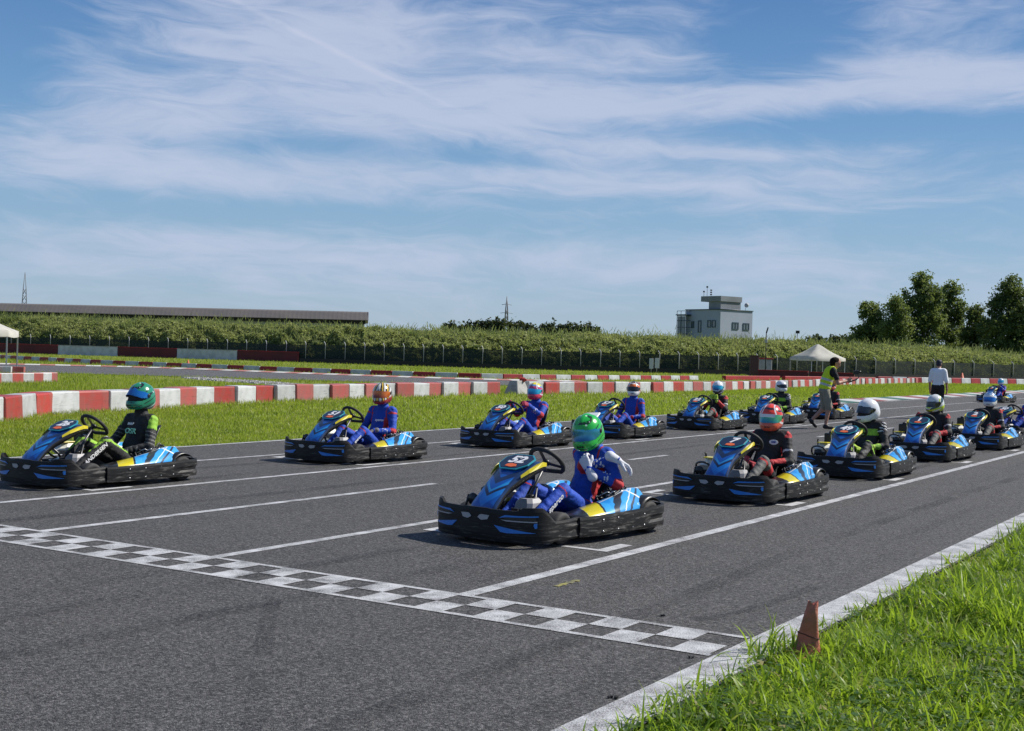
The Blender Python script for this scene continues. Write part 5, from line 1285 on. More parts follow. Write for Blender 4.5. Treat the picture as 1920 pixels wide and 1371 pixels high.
FAB = dict(rough=.75, bump=.55, bs=24.0)
SUIT_BLUE = mat('suit_blue', (.005, .058, .42), var=.5, vs=5, col2=(.004, .034, .25), **FAB); SUIT_RED = mat('suit_red', (.50, .025, .030), var=.3, vs=6, **FAB)
SUIT_BLACK = mat('suit_black', (.012, .012, .014), var=.5, vs=6, col2=(.03, .03, .033), **FAB); SUIT_GREY = mat('suit_grey', (.13, .13, .125), var=.5, vs=9, **FAB); SUIT_LIME = mat('suit_lime', (.28, .52, .04), var=.4, vs=9, col2=(.06, .12, .02), **FAB)
SUIT_WHITE = mat('suit_white', (.58, .58, .60), **FAB); GLV_WHITE = mat('glove_white', (.62, .62, .66), rough=.8, bump=.3, bs=60); GLV_PINK = mat('glove_crimson', (.28, .012, .05), rough=.8); GLV_BLACK = mat('glove_black', (.014, .014, .015), rough=.8); GLV_LIME = mat('glove_lime', (.35, .50, .04), rough=.8); GLV_GREY = mat('glove_grey', (.16, .16, .17), rough=.8); GLV_RED = mat('glove_red', (.32, .02, .03), rough=.8)
SHOE = mat('shoe_black', (.015, .015, .016), rough=.6); SKIN = mat('skin', (.42, .22, .15), rough=.55, var=.2, vs=12, col2=(.36, .17, .11)); HAIR = mat('hair_dark', (.012, .008, .006), rough=.8, bump=.5, bs=80, spec=.12)

# ---- gloved or bare hand: palm, four fingers with two bends, thumb from the side of the palm
def hand_prims(wrist, d, n_, side, curl=.6, lab='glove', sc=1.0, splay=.12):
    """d: direction wrist->knuckles, n_: palm normal (towards the gripped thing), side: +1 thumb towards n x d"""
    d = np.asarray(d, float); d /= np.linalg.norm(d); n_ = np.asarray(n_, float); n_ = n_ - d * (d @ n_); n_ /= np.linalg.norm(n_); w_ = np.cross(n_, d) * side
    W0 = np.asarray(wrist, float); pr_ = [(lab, 'c', (W0 - d * .05, W0, .034 * sc, .030 * sc), .01)]
    def rot(v, ang): return v * math.cos(ang) + n_ * math.sin(ang) * np.linalg.norm(v)
    for i, (o_, l, r_) in enumerate(((.033, .074, .0098), (.011, .082, .0102), (-.011, .077, .0098), (-.032, .060, .0088))):
        base = W0 + (d * (.088 - .004 * abs(i - 1)) + w_ * o_) * sc
        pr_.append((lab, 'c', (W0 + (d * .012 + w_ * o_ * .6) * sc, base, .019 * sc, .0145 * sc), .012))
        dd = d + w_ * splay * (1.2 - i) * .35; dd /= np.linalg.norm(dd)
        d1 = rot(dd, curl * .75); d2 = rot(dd, curl * 1.6); d3 = rot(dd, curl * 2.3)
        p1 = base + d1 * l * .46 * sc; p2 = p1 + d2 * l * .32 * sc; p3 = p2 + d3 * l * .22 * sc
        pr_ += [(lab, 'c', (base, p1, r_ * 1.12 * sc, r_ * sc), .005), (lab, 'c', (p1, p2, r_ * sc, r_ * .92 * sc), .004), (lab, 'c', (p2, p3, r_ * .92 * sc, r_ * .8 * sc), .004)]
    tb = W0 + (d * .024 + w_ * .028 + n_ * .006) * sc; td = d * .62 + w_ * .62 + n_ * .45; td /= np.linalg.norm(td)
    t1 = tb + td * .042 * sc; td2 = d * .85 + w_ * .15 + n_ * .5; td2 /= np.linalg.norm(td2); t2 = t1 + td2 * .034 * sc
    pr_ += [(lab, 'c', (tb - td * .01, t1, .0155 * sc, .0125 * sc), .008), (lab, 'c', (t1, t2, .0122 * sc, .0098 * sc), .004)]
    return pr_
def glove(parent, wrist, d, n_, side, curl, m_, name='glove', h=.0058, cuff=None, text=None):
    pr_ = hand_prims(wrist, d, n_, side, curl, sc=1.1)
    if cuff: pr_.append(('glove', 'c', (np.asarray(wrist) - np.asarray(d) / np.linalg.norm(d) * .085, np.asarray(wrist) - np.asarray(d) / np.linalg.norm(d) * .02, .047, .036), .012))
    me = body_mesh(name, pr_, h, lambda l, t_, C: np.zeros(len(C)), [m_], amp=.0006, pad=.03)
    return put(name, me, parent)

# ---- helmets
def helmet_shape(P):
    shell = sd_ell(P, (0, .010, .015), (.131, .158, .150))[0]
    chin = sd_ell(P, (0, -.075, -.075), (.100, .105, .072))[0]
    k = .06; h = np.clip(.5 + .5 * (shell - chin) / k, 0, 1); d = shell * (1 - h) + chin * h - k * h * (1 - h)
    back = sd_ell(P, (0, .055, -.06), (.112, .095, .085))[0]
    h = np.clip(.5 + .5 * (d - back) / k, 0, 1); d = d * (1 - h) + back * h - k * h * (1 - h)
    cutb = -(P[:, 2] + .128 + .18 * np.maximum(0, P[:, 1]) * .3)
    groove = np.abs(P[:, 2] - .112 - .25 * (P[:, 1])) - .006
    d = np.where((P[:, 2] > .09) & (np.abs(P[:, 0]) > .02) & (np.abs(P[:, 0]) < .05), d + .004, d)
    return np.maximum(d, cutb)
def visor_mask(P):
    az_ = np.arctan2(np.abs(P[:, 0]), -P[:, 1] + .02)
    top = .062 - .02 * (az_ / 1.3); bot = -.036 + .030 * np.clip((az_ - .75) / .6, 0, 1)
    return (az_ < 1.38) & (P[:, 2] < top) & (P[:, 2] > bot) & (P[:, 1] < .03)
HC = {}
for key, hh in (('hi', .0095), ('lo', .015)):
    P_, F_ = surf_net(helmet_shape, (-.16, -.22, -.19), (.16, .21, .20), hh); C_ = P_[F_].mean(1); vm_ = visor_mask(C_)
    HC[key] = (P_, F_, vm_)
def sub_mesh(name, P_, F_, m_, scale=1.0):
    u_, inv = np.unique(F_.ravel(), return_inverse=True); V = P_[u_] * scale
    return mesh_np(name, V, inv.reshape(-1, 4), m_, smooth=True)
def shade_mat(name, col, col2, glow=.6):
    m = bpy.data.materials.new(name); m.use_nodes = True
    t = NT(m.node_tree); p = t.n['Principled BSDF']; s = t.xyz(t.node('ShaderNodeTexCoord').outputs['Object'])
    t.put(p.inputs['Base Color'], t.mix(t.ss(t.m('ADD', s[2], t.m('MULTIPLY', s[0], .4)), -.05, .07), col, col2))
    p.inputs['Metallic'].default_value = .55; p.inputs['Roughness'].default_value = .16; p.inputs['Coat Weight'].default_value = .6; p.inputs['Coat Roughness'].default_value = .04
    return m
def helmet_mat(name, base, c2, c3, mode, c4=None):
    m = bpy.data.materials.new(name); m.use_nodes = True
    t = NT(m.node_tree); p = t.n['Principled BSDF']; oc = t.node('ShaderNodeTexCoord').outputs['Object']; s = t.xyz(oc); ax = t.m('ABSOLUTE', s[0])
    nz = t.noise(oc, 9.0, 2.0)
    c = base
    if mode == 'plain':
        c = t.mix(t.band(t.m('ADD', s[2], t.m('MULTIPLY', s[1], -.5)), -.062, -.052), c, c2)
    elif mode == 'lines':        # thin technical lines running back
        k = t.m('ADD', t.m('MULTIPLY', s[2], 1.0), t.m('ADD', t.m('MULTIPLY', s[1], -.55), t.m('MULTIPLY', ax, .25)))
        f = t.m('FRACT', t.m('MULTIPLY', k, 17.0)); c = t.mix(t.m('MULTIPLY', t.ss(f, .80, .84), t.ss(nz, .40, .46)), c, c2)
        c = t.mix(t.band(k, -.105, -.088), c, c3); c = t.mix(t.m('MULTIPLY', t.band(k, .05, .075), t.ss(nz, .48, .52)), c, c2)
        vo = t.node('ShaderNodeTexVoronoi'); vo.inputs['Scale'].default_value = 15.0; t.put(vo.inputs['Vector'], oc); c = t.mix(t.m('MULTIPLY', t.ss(vo.outputs['Distance'], .16, .12), t.ss(s[2], .02, .04)), c, c3)
    elif mode == 'tiger':        # bold slanted stripes
        k = t.m('ADD', t.m('ADD', t.m('MULTIPLY', ax, 1.0), t.m('MULTIPLY', s[1], .45)), t.m('MULTIPLY', nz, .05)); f = t.m('FRACT', t.m('MULTIPLY', k, 24.0))
        c = t.mix(t.ss(f, .46, .52), c, c2); c = t.mix(t.m('MULTIPLY', t.ss(t.m('FRACT', t.m('MULTIPLY', k, 12.0)), .62, .66), .9), c, c4 or c3); c = t.mix(t.ss(t.m('ADD', s[2], t.m('MULTIPLY', s[1], -.3)), -.02, -.04), c, c3)
    elif mode == 'bands':        # colour fields: crown, middle, jaw
        k = t.m('ADD', t.m('ADD', s[2], t.m('MULTIPLY', s[1], .35)), t.m('MULTIPLY', t.m('SUBTRACT', nz, .5), .07))
        c = t.mix(t.ss(k, .095, .10), c, c2); c = t.mix(t.band(k, .070, .094), c, c4 or (.02, .02, .025)); c = t.mix(t.ss(k, -.055, -.06), c, c3); c = t.mix(t.band(t.m('ADD', ax, t.m('MULTIPLY', s[2], .4)), .10, .112), c, (.75, .75, .76))
    elif mode == 'swoosh':
        k = t.m('ADD', t.m('ADD', s[2], t.m('MULTIPLY', s[1], -.75)), t.m('MULTIPLY', t.m('SUBTRACT', nz, .5), .12))
        c = t.mix(t.band(k, -.01, .045), c, c2); c = t.mix(t.band(k, .058, .082), c, c3); c = t.mix(t.ss(k, -.085, -.092), c, c3); c = t.mix(t.band(t.m('SUBTRACT', s[2], t.m('MULTIPLY', s[1], .2)), -.075, -.045), c, c4 or c2)
    t.put(p.inputs['Base Color'], c); p.inputs['Roughness'].default_value = .22; p.inputs['Coat Weight'].default_value = .5; p.inputs['Coat Roughness'].default_value = .05
    return m
TRIM = mat('helmet_trim', (.012, .012, .013), .5); MOUTH = mat('helmet_inner', (.02, .018, .018), .8)
def helmet(parent, loc, yaw, pitch, roll, shell_m, visor_m, lod='hi', lift=0.0, open_=False, wing=None, hs=1.0):
    P_, F_, vm_ = HC[lod]
    h_ = put('helmet', sub_mesh('helmet', P_, F_[~vm_], shell_m), parent, loc, (pitch, roll, yaw)); h_.scale = (hs, hs, hs)
    inner = put('padding', sub_mesh('padding', P_, F_[vm_], MOUTH, .93 if open_ else .965), h_)
    v_ = put('visor', sub_mesh('visor', P_, F_[vm_], visor_m, 1.018), h_)
    if lift: v_.rotation_euler = (lift, 0, 0); v_.location = (0, -.006, .012 * lift)
    mb = MB()
    for sg in (-1, 1): mb.lathe([(.022, -.006), (.022, .006), (.014, .009)], (sg * .128, -.005, .02), 'X', 12)
    put('hinge', mb.mesh('hinge', TRIM), h_)
    put('neck_roll', MB().lathe([(.085, -.128), (.098, -.122), (.098, -.106), (.09, -.10)], (0, -.012, 0), 'Z', 20).mesh('neck_roll', TRIM), h_)
    mb = MB()
    for k in (-1, 0, 1): mb.box((k * .022, -.176, -.080), (.016, .012, .014))
    put('chin_vent', mb.mesh('chin_vent', TRIM), h_)
    if wing: put('spoiler', MB().box((0, .135, .118), (.13, .09, .014), Matrix.Rotation(.25, 3, 'X'), bev=.004).mesh('spoiler', wing), h_)
    return h_

# ---- seated driver
def seat_pose(hands='lap', leanx=0.0, twist=0.0, hz=.0, dy=0.0):
    J = dict(pel=(0, .42, .185), bel=(leanx * .4, .50, .34), che=(leanx * .8, .575, .50), nck=(leanx, .620, .715), hed=(leanx, .595, .905))
    for s, nm in ((1, 'L'), (-1, 'R')):
        J['sh' + nm] = (leanx + s * .178, .615 + twist * s * .06, .662); J['hip' + nm] = (s * .095, .37, .175); J['kne' + nm] = (s * .185, -.045, .415); J['ank' + nm] = (s * .155, -.44, .16); J['toe' + nm] = (s * .15, -.575, .235)
        if hands == 'lap': J['elb' + nm] = (s * .275, .50, .385); J['wri' + nm] = (s * .115, .285, .365); J['dir' + nm] = (-s * .75, -.55, -.12); J['pal' + nm] = (0, -.25, -1)
        elif hands == 'wheel': J['elb' + nm] = (s * .245, .40, .51); J['wri' + nm] = (s * .165, .115, .690); J['dir' + nm] = (-s * .05, -.80, .25); J['pal' + nm] = (-s * .9, -.2, -.4)
        elif hands == 'side': J['elb' + nm] = (s * .27, .53, .37); J['wri' + nm] = (s * .215, .29, .315); J['dir' + nm] = (-s * .25, -.95, -.15); J['pal' + nm] = (-s * .4, 0, -1)
        elif hands == 'chin': J['elb' + nm] = (s * .275, .44, .43); J['wri' + nm] = (s * .085, .36, .64); J['dir' + nm] = (-s * .35, .25, .85); J['pal' + nm] = (-s * .3, .9, 0)
    for k in ('bel', 'che', 'nck', 'hed'): J[k] = tuple(np.asarray(J[k]) + np.array((0, dy * (.4 if k == 'bel' else 1), hz * (.5 if k in ('bel', 'che') else 1))))
    return J
def driver_prims(J):
    p = [('pelvis', 'e', (J['pel'], (.160, .130, .115)), .05), ('belly', 'e', (J['bel'], (.138, .105, .15)), .06), ('chest', 'e', (J['che'], (.158, .110, .165)), .06)]
    a, b = np.asarray(J['shL']), np.asarray(J['shR'])
    p += [('chest', 'c', (a * .93 + b * .07, b * .93 + a * .07, .078, .078), .06), ('collar', 'c', (J['nck'], np.asarray(J['nck']) + np.array((0, -.008, .05)), .080, .074), .04)]
    for s in 'LR':
        p += [('thigh', 'c', (J['hip' + s], J['kne' + s], .090, .062), .04), ('shin', 'c', (J['kne' + s], J['ank' + s], .060, .043), .03), ('shoe', 'c', (np.asarray(J['ank' + s]) + np.array((0, .02, -.035)), J['toe' + s], .040, .036), .02),
              ('upper' + s, 'c', (J['sh' + s], J['elb' + s], .067, .052), .035), ('fore' + s, 'c', (J['elb' + s], J['wri' + s], .051, .038), .025)]
    return p
def suit_paint(scheme):
    def f(labs, t_, C):
        i = np.zeros(len(C), int); ax = np.abs(C[:, 0])
        tors = np.isin(labs, ['belly', 'chest']); up = np.char.startswith(labs, 'upper'); fo = np.char.startswith(labs, 'fore')
        i[labs == 'shoe'] = 3
        if scheme == 'blue':
            i[tors & (ax > .125 + .012 * np.sin(C[:, 2] * 9)) & (C[:, 1] > .44) & (C[:, 1] < .57) & (C[:, 2] < .58)] = 1
            i[tors & (np.abs(C[:, 0]) > .118) & (np.abs(C[:, 0]) < .140) & (C[:, 2] >= .56)] = 1
            i[up & (t_ < .20) & (t_ > .10) & (C[:, 2] > .63)] = 1; i[fo & (t_ < .16)] = 1; i[up & (t_ > .90)] = 1
            th = labs == 'thigh'; i[th & (np.abs(C[:, 2] - (.26 + .22 * t_)) < .02) & (t_ < .97)] = 1; i[(labs == 'shin') & (t_ < .07)] = 1
            i[(labs == 'pelvis') & (C[:, 2] > .215) & (C[:, 2] < .245)] = 1; i[fo & (t_ > .35) & (t_ < .62) & (np.sin(C[:, 0] * 160) * np.sin(C[:, 1] * 140) > .35)] = 2
        elif scheme == 'black_red':
            i[tors & (ax > .150) & (ax < .168) & (C[:, 1] < .58) & (C[:, 2] < .60)] = 1; i[up & (t_ < .24) & (C[:, 2] > .66)] = 1;  i[fo & (t_ > .25) & (t_ < .85) & (C[:, 2] > .37)] = 1
            i[(labs == 'shin')] = 4; i[(labs == 'thigh') & (t_ > .62) & (C[:, 2] > .30)] = 4; i[(labs == 'thigh') & (t_ > .50) & (t_ <= .74) & (ax > .14)] = 1; i[(labs == 'shin') & (t_ < .10)] = 1
            i[up & (t_ > .55) & (t_ < .62)] = 2
        elif scheme == 'black_lime':
            i[up & (t_ < .38) & (ax > .205) & (C[:, 2] > .56)] = 1; i[up & (t_ > .42) & (np.sin(C[:, 2] * 130 + C[:, 1] * 60) > .55)] = 4
            i[(labs == 'thigh') & (np.abs(C[:, 2] - (.255 + .215 * t_)) < .016)] = 1; i[(labs == 'thigh') & (np.abs(C[:, 2] - (.285 + .235 * t_)) < .010)] = 2; i[(labs == 'shin') & (np.abs(C[:, 2] - .49 + .27 * t_) < .010)] = 1; i[fo & (t_ > .5) & (np.sin(C[:, 0] * 120) > .75)] = 4
        elif scheme == 'lime_chest':
            i[tors & (C[:, 2] > .53) & (C[:, 2] < .62) & (C[:, 1] < .56)] = 1; i[(labs == 'thigh') & (t_ > .45) & (np.sin(C[:, 2] * 70 + C[:, 1] * 30) > -.1)] = 1; i[(labs == 'shin') & (np.sin(C[:, 2] * 60) > .5)] = 4; i[fo & (t_ > .4)] = 1; i[up & (t_ < .35) & (np.sin(C[:, 2] * 130 + C[:, 1] * 60) > .4)] = 2
        return i
    return f
SCH = {'blue': [SUIT_BLUE, SUIT_RED, SUIT_WHITE, SHOE, SUIT_GREY], 'black_red': [SUIT_BLACK, SUIT_RED, SUIT_WHITE, SHOE, SUIT_GREY], 'black_lime': [SUIT_BLACK, SUIT_LIME, SUIT_WHITE, SHOE, SUIT_GREY], 'lime_chest': [SUIT_BLACK, SUIT_LIME, SUIT_WHITE, SHOE, SUIT_GREY]}
GD = 'drivers seated in the go-karts'
def driver(loc, rz, J, scheme, gl, label, hel, h=.0135, lod='hi', hyaw=0, hpitch=0, hroll=0, gh=.0062, gcurl=.9, **hk):
    pr_ = driver_prims(J)
    me = body_mesh('person', pr_, h, suit_paint(scheme), SCH[scheme], amp=.0032)
    o = put('person', me, None, (*loc, 0), (0, 0, rz)); tag(o, label, 'person', GD)
    for s, sd in (('L', 1), ('R', -1)): 
        w_ = np.asarray(J['wri' + s]); glove(o, w_ + np.asarray(J['dir' + s]) * .01, J['dir' + s], J['pal' + s], J.get('sd' + s, -sd), J.get('curl' + s, gcurl), gl, h=gh, cuff=J.get('cuff'))
    helmet(o, J['hed'], hyaw, hpitch, hroll, hel[0], hel[1], lod, **hk)
    return o
def stick_text(parent, s, size, m_, origin, right, up, name='lettering', bold=.002):
    r_ = Vector(right).normalized(); u_ = Vector(up); u_ = (u_ - r_ * u_.dot(r_)).normalized(); n_ = r_.cross(u_); c_ = Vector(origin)
    o = put(name, text_mesh(s, size, name, m_, .0012, bold), parent)
    o.matrix_local = Matrix(((r_.x, u_.x, n_.x, c_.x), (r_.y, u_.y, n_.y, c_.y), (r_.z, u_.z, n_.z, c_.z), (0, 0, 0, 1)))
    return o
# ------------------------------------------------------------------ the grid: karts and drivers
def K(loc, deg): return loc, R(deg)
xL, xR = -11.50, -5.47
grid = dict(
    R1=((-5.65, RY[0] + .11), -7.0, '52'), R2=((xR, RY[1]), -2.0, '7'), R3=((xR, RY[2]), 0.0, '49'), R4=((-5.55, RY[3]), 0.0, '1'), R5=((-5.50, RY[4]), -2.0, '2'), R6=((-5.62, RY[5]), -22.0, '50'),
    L1=((xL, LY[0]), 0.0, '26'), L2=((xL, LY[1]), -1.0, '51'), L3=((xL - .03, LY[2]), -2.0, '50'), L4=((xL - .05, LY[3]), -2.0, '57'), L5=((xL - .10, LY[4]), -2.0, '22'), L6=((xL - .15, LY[5]), 0.0, '24'), L7=((xL - .2, LY[6]), 0.0, '7'), FAR=((-12.15, 59.6), -8.0, '9'))
KL = dict(R1='go-kart numbered 52 nearest the camera, under the driver in the green helmet', R2='go-kart under the driver in the red helmet, second of the right row', R3='go-kart numbered 49 under the driver in the plain white open helmet', R4='go-kart under the driver in the white and neon yellow helmet', R5='go-kart under the driver in the white and blue striped helmet', R6='go-kart cut by the right edge of the picture',
          L1='go-kart cut by the left edge, at the head of the left row', L2='go-kart under the driver in the gold and black striped helmet', L3='go-kart numbered 50 under the driver with crimson gloves on the wheel', L4='go-kart under the blue suited driver in the orange and black helmet', L5='go-kart numbered 22 under the black suited driver with blue visor', L6='go-kart numbered 24 under the driver in the small white helmet', L7='go-kart behind the legs of the man in the yellow vest', FAR='lone small go-kart far up the track')
for k_, (loc, dg, num) in grid.items(): make_kart(loc, R(dg), num, KL[k_])
V_BLUE = shade_mat('visor_blue', (.01, .06, .22), (.02, .22, .62)); V_CYAN = shade_mat('visor_cyan', (.02, .10, .25), (.05, .55, .75)); V_RED = shade_mat('visor_red', (.20, .01, .01), (.85, .20, .03)); V_DARK = shade_mat('visor_dark', (.008, .008, .010), (.03, .03, .035)); V_TEAL = shade_mat('visor_teal', (.02, .09, .22), (.03, .28, .42)); V_GREEN = shade_mat('visor_green', (.02, .20, .28), (.10, .45, .20)); V_SMOKE = shade_mat('visor_smoke', (.02, .02, .022), (.06, .06, .065))
H_GREEN = helmet_mat('helmet_green', (.020, .42, .055), (.010, .05, .015), (.60, .75, .62), 'lines'); H_MINT = helmet_mat('helmet_mint', (.02, .22, .12), (.012, .014, .014), (.55, .60, .58), 'lines'); H_GOLD = helmet_mat('helmet_gold', (.015, .013, .012), (.62, .40, .04), (.32, .02, .015), 'tiger', (.62, .62, .60)); H_PINK = helmet_mat('helmet_pink', (.55, .06, .16), (.65, .58, .03), (.62, .03, .08), 'bands', (.05, .35, .60)); H_ORANGE = helmet_mat('helmet_orange', (.75, .16, .02), (.02, .02, .024), (.70, .70, .70), 'bands', (.60, .60, .60)); H_WB = helmet_mat('helmet_white_black', (.68, .69, .72), (.02, .025, .04), (.02, .04, .12), 'swoosh'); H_WHITE = helmet_mat('helmet_white', (.74, .74, .76), (.55, .55, .57), (.5, .5, .5), 'plain'); H_RED = helmet_mat('helmet_red', (.68, .045, .022), (.70, .06, .03), (.62, .09, .04), 'bands', (.02, .02, .025)); H_NEON = helmet_mat('helmet_neon', (.62, .64, .64), (.02, .05, .05), (.50, .66, .02), 'swoosh', (.50, .66, .02)); H_WBL = helmet_mat('helmet_white_blue', (.70, .71, .73), (.02, .10, .28), (.62, .62, .64), 'bands', (.08, .30, .55)); H_CYAN = helmet_mat('helmet_cyan', (.22, .62, .78), (.70, .75, .78), (.60, .60, .62), 'bands', (.03, .2, .4))

def G(k_): return grid[k_][0], R(grid[k_][1])
# front driver: leaning, pulling on a glove, looking to the kart's right
J = seat_pose('lap', leanx=.02, twist=.4, hz=.0)
J.update(shL=(.185, .60, .655), elbL=(.35, .53, .415), wriL=(.150, .365, .545), dirL=(-.55, -.02, .80), palL=(-.3, .9, .2), curlL=.9, sdL=1, shR=(-.165, .66, .655), elbR=(.03, .45, .56), wriR=(.325, .55, .630), dirR=(.68, .62, -.48), palR=(-.25, -.25, -.9), curlR=.55, sdR=1, hed=(.0, .535, .855), kneL=(.185, -.06, .385), kneR=(-.185, -.06, .385), cuff=True)
d1 = driver(*G('R1'), J, 'blue', GLV_WHITE, 'driver in blue and red suit and green helmet, pulling on white gloves', (H_GREEN, V_TEAL), h=.0115, gh=.0048, hyaw=R(12), hpitch=R(12), hroll=R(-4), wing=WHS, hs=1.06)
sp_ = stick_text(d1, 'sparco', .085, WHS, (.262, -.245, .298), (0, .80, .52), (.25, -.5, .8))
stick_text(d1, 'ITALIA', .028, mat('ink_dark', (.03, .03, .05), .6), (.225, .39, .495), (-.2, -.2, .95), (-.9, .2, 0))
J = seat_pose('lap'); J.update(hed=(0, .60, .93), kneL=(.185, -.045, .445), kneR=(-.185, -.045, .445), wriR=(-.06, .20, .40), elbR=(-.27, .46, .42), wriL=(.13, .30, .335))
d2 = driver(*G('L1'), J, 'black_lime', GLV_BLACK, 'driver in black and green suit and mint helmet with raised blue visor', (H_MINT, V_BLUE), h=.0125, hyaw=R(2), hpitch=R(2), lift=-.42, open_=True, hs=1.06)
stick_text(d2, 'ANDERSEN', .070, WHS, (.258, -.23, .335), (0, .80, .55), (.2, -.5, .8))
stick_text(d2, 'OSR', .085, mat('mint_print', (.25, .62, .45), .5), (.03, .432, .545), (1, .1, 0), (0, .25, 1)); stick_text(d2, 'IMAF', .04, WHS, (-.02, .478, .625), (1, .1, 0), (0, .45, 1))
J = seat_pose('lap'); J.update(hed=(0, .58, .91), wriL=(.15, .24, .40), dirL=(-.65, -.6, -.2))
d3 = driver(*G('L2'), J, 'blue', GLV_GREY, 'driver in blue suit and gold and black striped helmet with red visor', (H_GOLD, V_RED), h=.013, hyaw=R(18), hpitch=R(4), hs=1.04)
stick_text(d3, 'sparco', .05, WHS, (.07, .452, .545), (1, .2, 0), (0, .3, 1)); stick_text(d3, 'sparco', .06, WHS, (.262, -.24, .31), (0, .80, .55), (.2, -.5, .8))
J = seat_pose('wheel'); J.update(hed=(0, .57, .905))
d4 = driver(*G('L3'), J, 'blue', GLV_PINK, 'driver in blue suit gripping the wheel with crimson gloves, pink helmet', (H_PINK, V_CYAN), h=.014, hyaw=R(14), hpitch=R(3))
stick_text(d4, 'sparco', .075, WHS, (.262, -.24, .315), (0, .80, .55), (.2, -.5, .8))
J = seat_pose('lap'); J.update(hed=(0, .60, .91))
d5 = driver(*G('L4'), J, 'blue', GLV_RED, 'driver in blue suit and orange and black helmet with dark visor', (H_ORANGE, V_DARK), h=.016, lod='lo', hyaw=R(22), gh=.0075)
J = seat_pose('chin'); driver(*G('L5'), J, 'black_red', GLV_LIME, 'driver in black and red suit, lime gloves at his chin, blue visor', (H_WB, V_CYAN), h=.016, lod='lo', hyaw=R(16), gh=.0075)
J = seat_pose('lap'); driver(*G('L6'), J, 'lime_chest', GLV_BLACK, 'driver in dark suit and plain white helmet turned to his left', (H_WHITE, V_DARK), h=.017, lod='lo', hyaw=R(60), gh=.008)
J = seat_pose('lap'); driver(*G('L7'), J, 'black_red', GLV_BLACK, 'driver mostly hidden behind the man in the yellow vest', (H_RED, V_DARK), h=.018, lod='lo', gh=.008)
J = seat_pose('lap'); J.update(hed=(0, .575, .875), wriL=(.11, .25, .37))
d6 = driver(*G('R2'), J, 'black_red', GLV_RED, 'driver in black suit with oval chest badge and red helmet, arms in lap', (H_RED, V_GREEN), h=.0125, hyaw=R(10), hpitch=R(4), hs=1.05)
oval = MB(); oval.slab([(.095 + .052 * math.cos(a * .3927), .452 - .012 * 0 + .008 * math.cos(a * .3927), .605 + .030 * math.sin(a * .3927)) for a in range(16)], .004, (0, -1, .1)); ob = oval.build('chest_badge', WHS, d6)
stick_text(d6, 'OMP', .026, mat('badge_blue', (.02, .05, .30), .5), (.095, .4445, .605), (1, .12, 0), (0, .1, 1), 'badge_lettering'); 
MB().add([(-.085, -.1655, .030), (.085, -.1655, .030), (.085, -.155, .064), (-.085, -.155, .064)], [[0, 1, 2, 3]]).build('visor_strip', WHS, [c_ for c_ in d6.children if c_.name.startswith('helmet')][0])
J = seat_pose('lap'); J.update(hed=(-.01, .55, .875))
d7 = driver(*G('R3'), J, 'lime_chest', GLV_LIME, 'driver in black and lime suit and white helmet with peak, head bowed', (H_WHITE, V_SMOKE), h=.0135, hyaw=R(-28), hpitch=R(14), lift=-.30, open_=True, hs=1.08)
J = seat_pose('wheel'); J.update(elbL=(.26, .46, .42), wriL=(.12, .27, .40), dirL=(-.6, -.6, .2), palL=(0, -.2, -1), hed=(-.01, .56, .895))
driver(*G('R4'), J, 'black_red', GLV_RED, 'driver in black and red suit and white and neon yellow helmet', (H_NEON, V_DARK), h=.015, lod='lo', hyaw=R(-30), hpitch=R(8), gh=.007)
J = seat_pose('lap'); driver(*G('R5'), J, 'black_red', GLV_BLACK, 'driver in black suit and white and blue helmet near the right edge', (H_WBL, V_BLUE), h=.016, lod='lo', hyaw=R(4), gh=.0075)
J = seat_pose('lap'); driver(*G('R6'), J, 'blue', GLV_GREY, 'blue suited driver cut by the right edge of the picture', (H_WBL, V_DARK), h=.018, lod='lo', gh=.008)
J = seat_pose('wheel'); driver(*G('FAR'), J, 'blue', GLV_BLACK, 'driver in blue suit and pale cyan helmet far up the track', (H_CYAN, V_CYAN), h=.018, lod='lo', hyaw=R(-5), gh=.008)

# ------------------------------------------------------------------ standing men (face +X in their own frame, +Y to their left)
VEST = mat('vest_yellow', (.78, 1.0, .03), .7, bump=.25, bs=14, trans=.3); REFL = mat('vest_reflective', (.42, .43, .44), .35, metal=.3); KHAKI = mat('khaki_shorts', (.25, .235, .18), .85, var=.4, vs=7, bump=.3, bs=18); TBLK = mat('black_tshirt', (.010, .010, .011), .85, bump=.3, bs=16); SHIRT = mat('white_shirt', (.78, .79, .82), .8, bump=.35, bs=12, var=.2, vs=4, col2=(.68, .69, .73)); TROU = mat('dark_trousers', (.018, .014, .014), .85, bump=.3, bs=12); CAPM = mat('cap_navy', (.010, .013, .03), .7); GLS = mat('glasses', (.5, .5, .45), .3)
def head_prims(c, f, s=1.0):
    """c head centre, f facing unit vector (horizontal-ish)"""
    c = np.asarray(c, float); f = np.asarray(f, float); f /= np.linalg.norm(f); u_ = np.array((0, 0, 1.)); l_ = np.cross(u_, f); l_ /= np.linalg.norm(l_); u_ = np.cross(f, l_)
    rot = np.stack([f, l_, u_], 1)
    p = [('skin', 'e', (c + u_ * .02, (.098, .078, .105), rot), .03), ('skin', 'e', (c + f * .035 - u_ * .06, (.060, .056, .062), rot), .03), ('skin', 'c', (c + f * .098 + u_ * .005, c + f * .116 - u_ * .028, .010, .015), .012),
         ('skin', 'c', (c + f * .088 - u_ * .062, c + f * .082 - u_ * .065 + l_ * .014, .011, .010), .01), ('skin', 'e', (c + f * .075 - u_ * .095, (.022, .026, .018), rot), .02)]
    for s_ in (1, -1): p += [('skin', 'e', (c + l_ * s_ * .078 - f * .008 - u_ * .005, (.022, .012, .032), rot), .008), ('eye', 'e', (c + f * .086 + l_ * s_ * .032 + u_ * .012, (.010, .014, .009), rot), .006)]
    return p, f, l_, u_
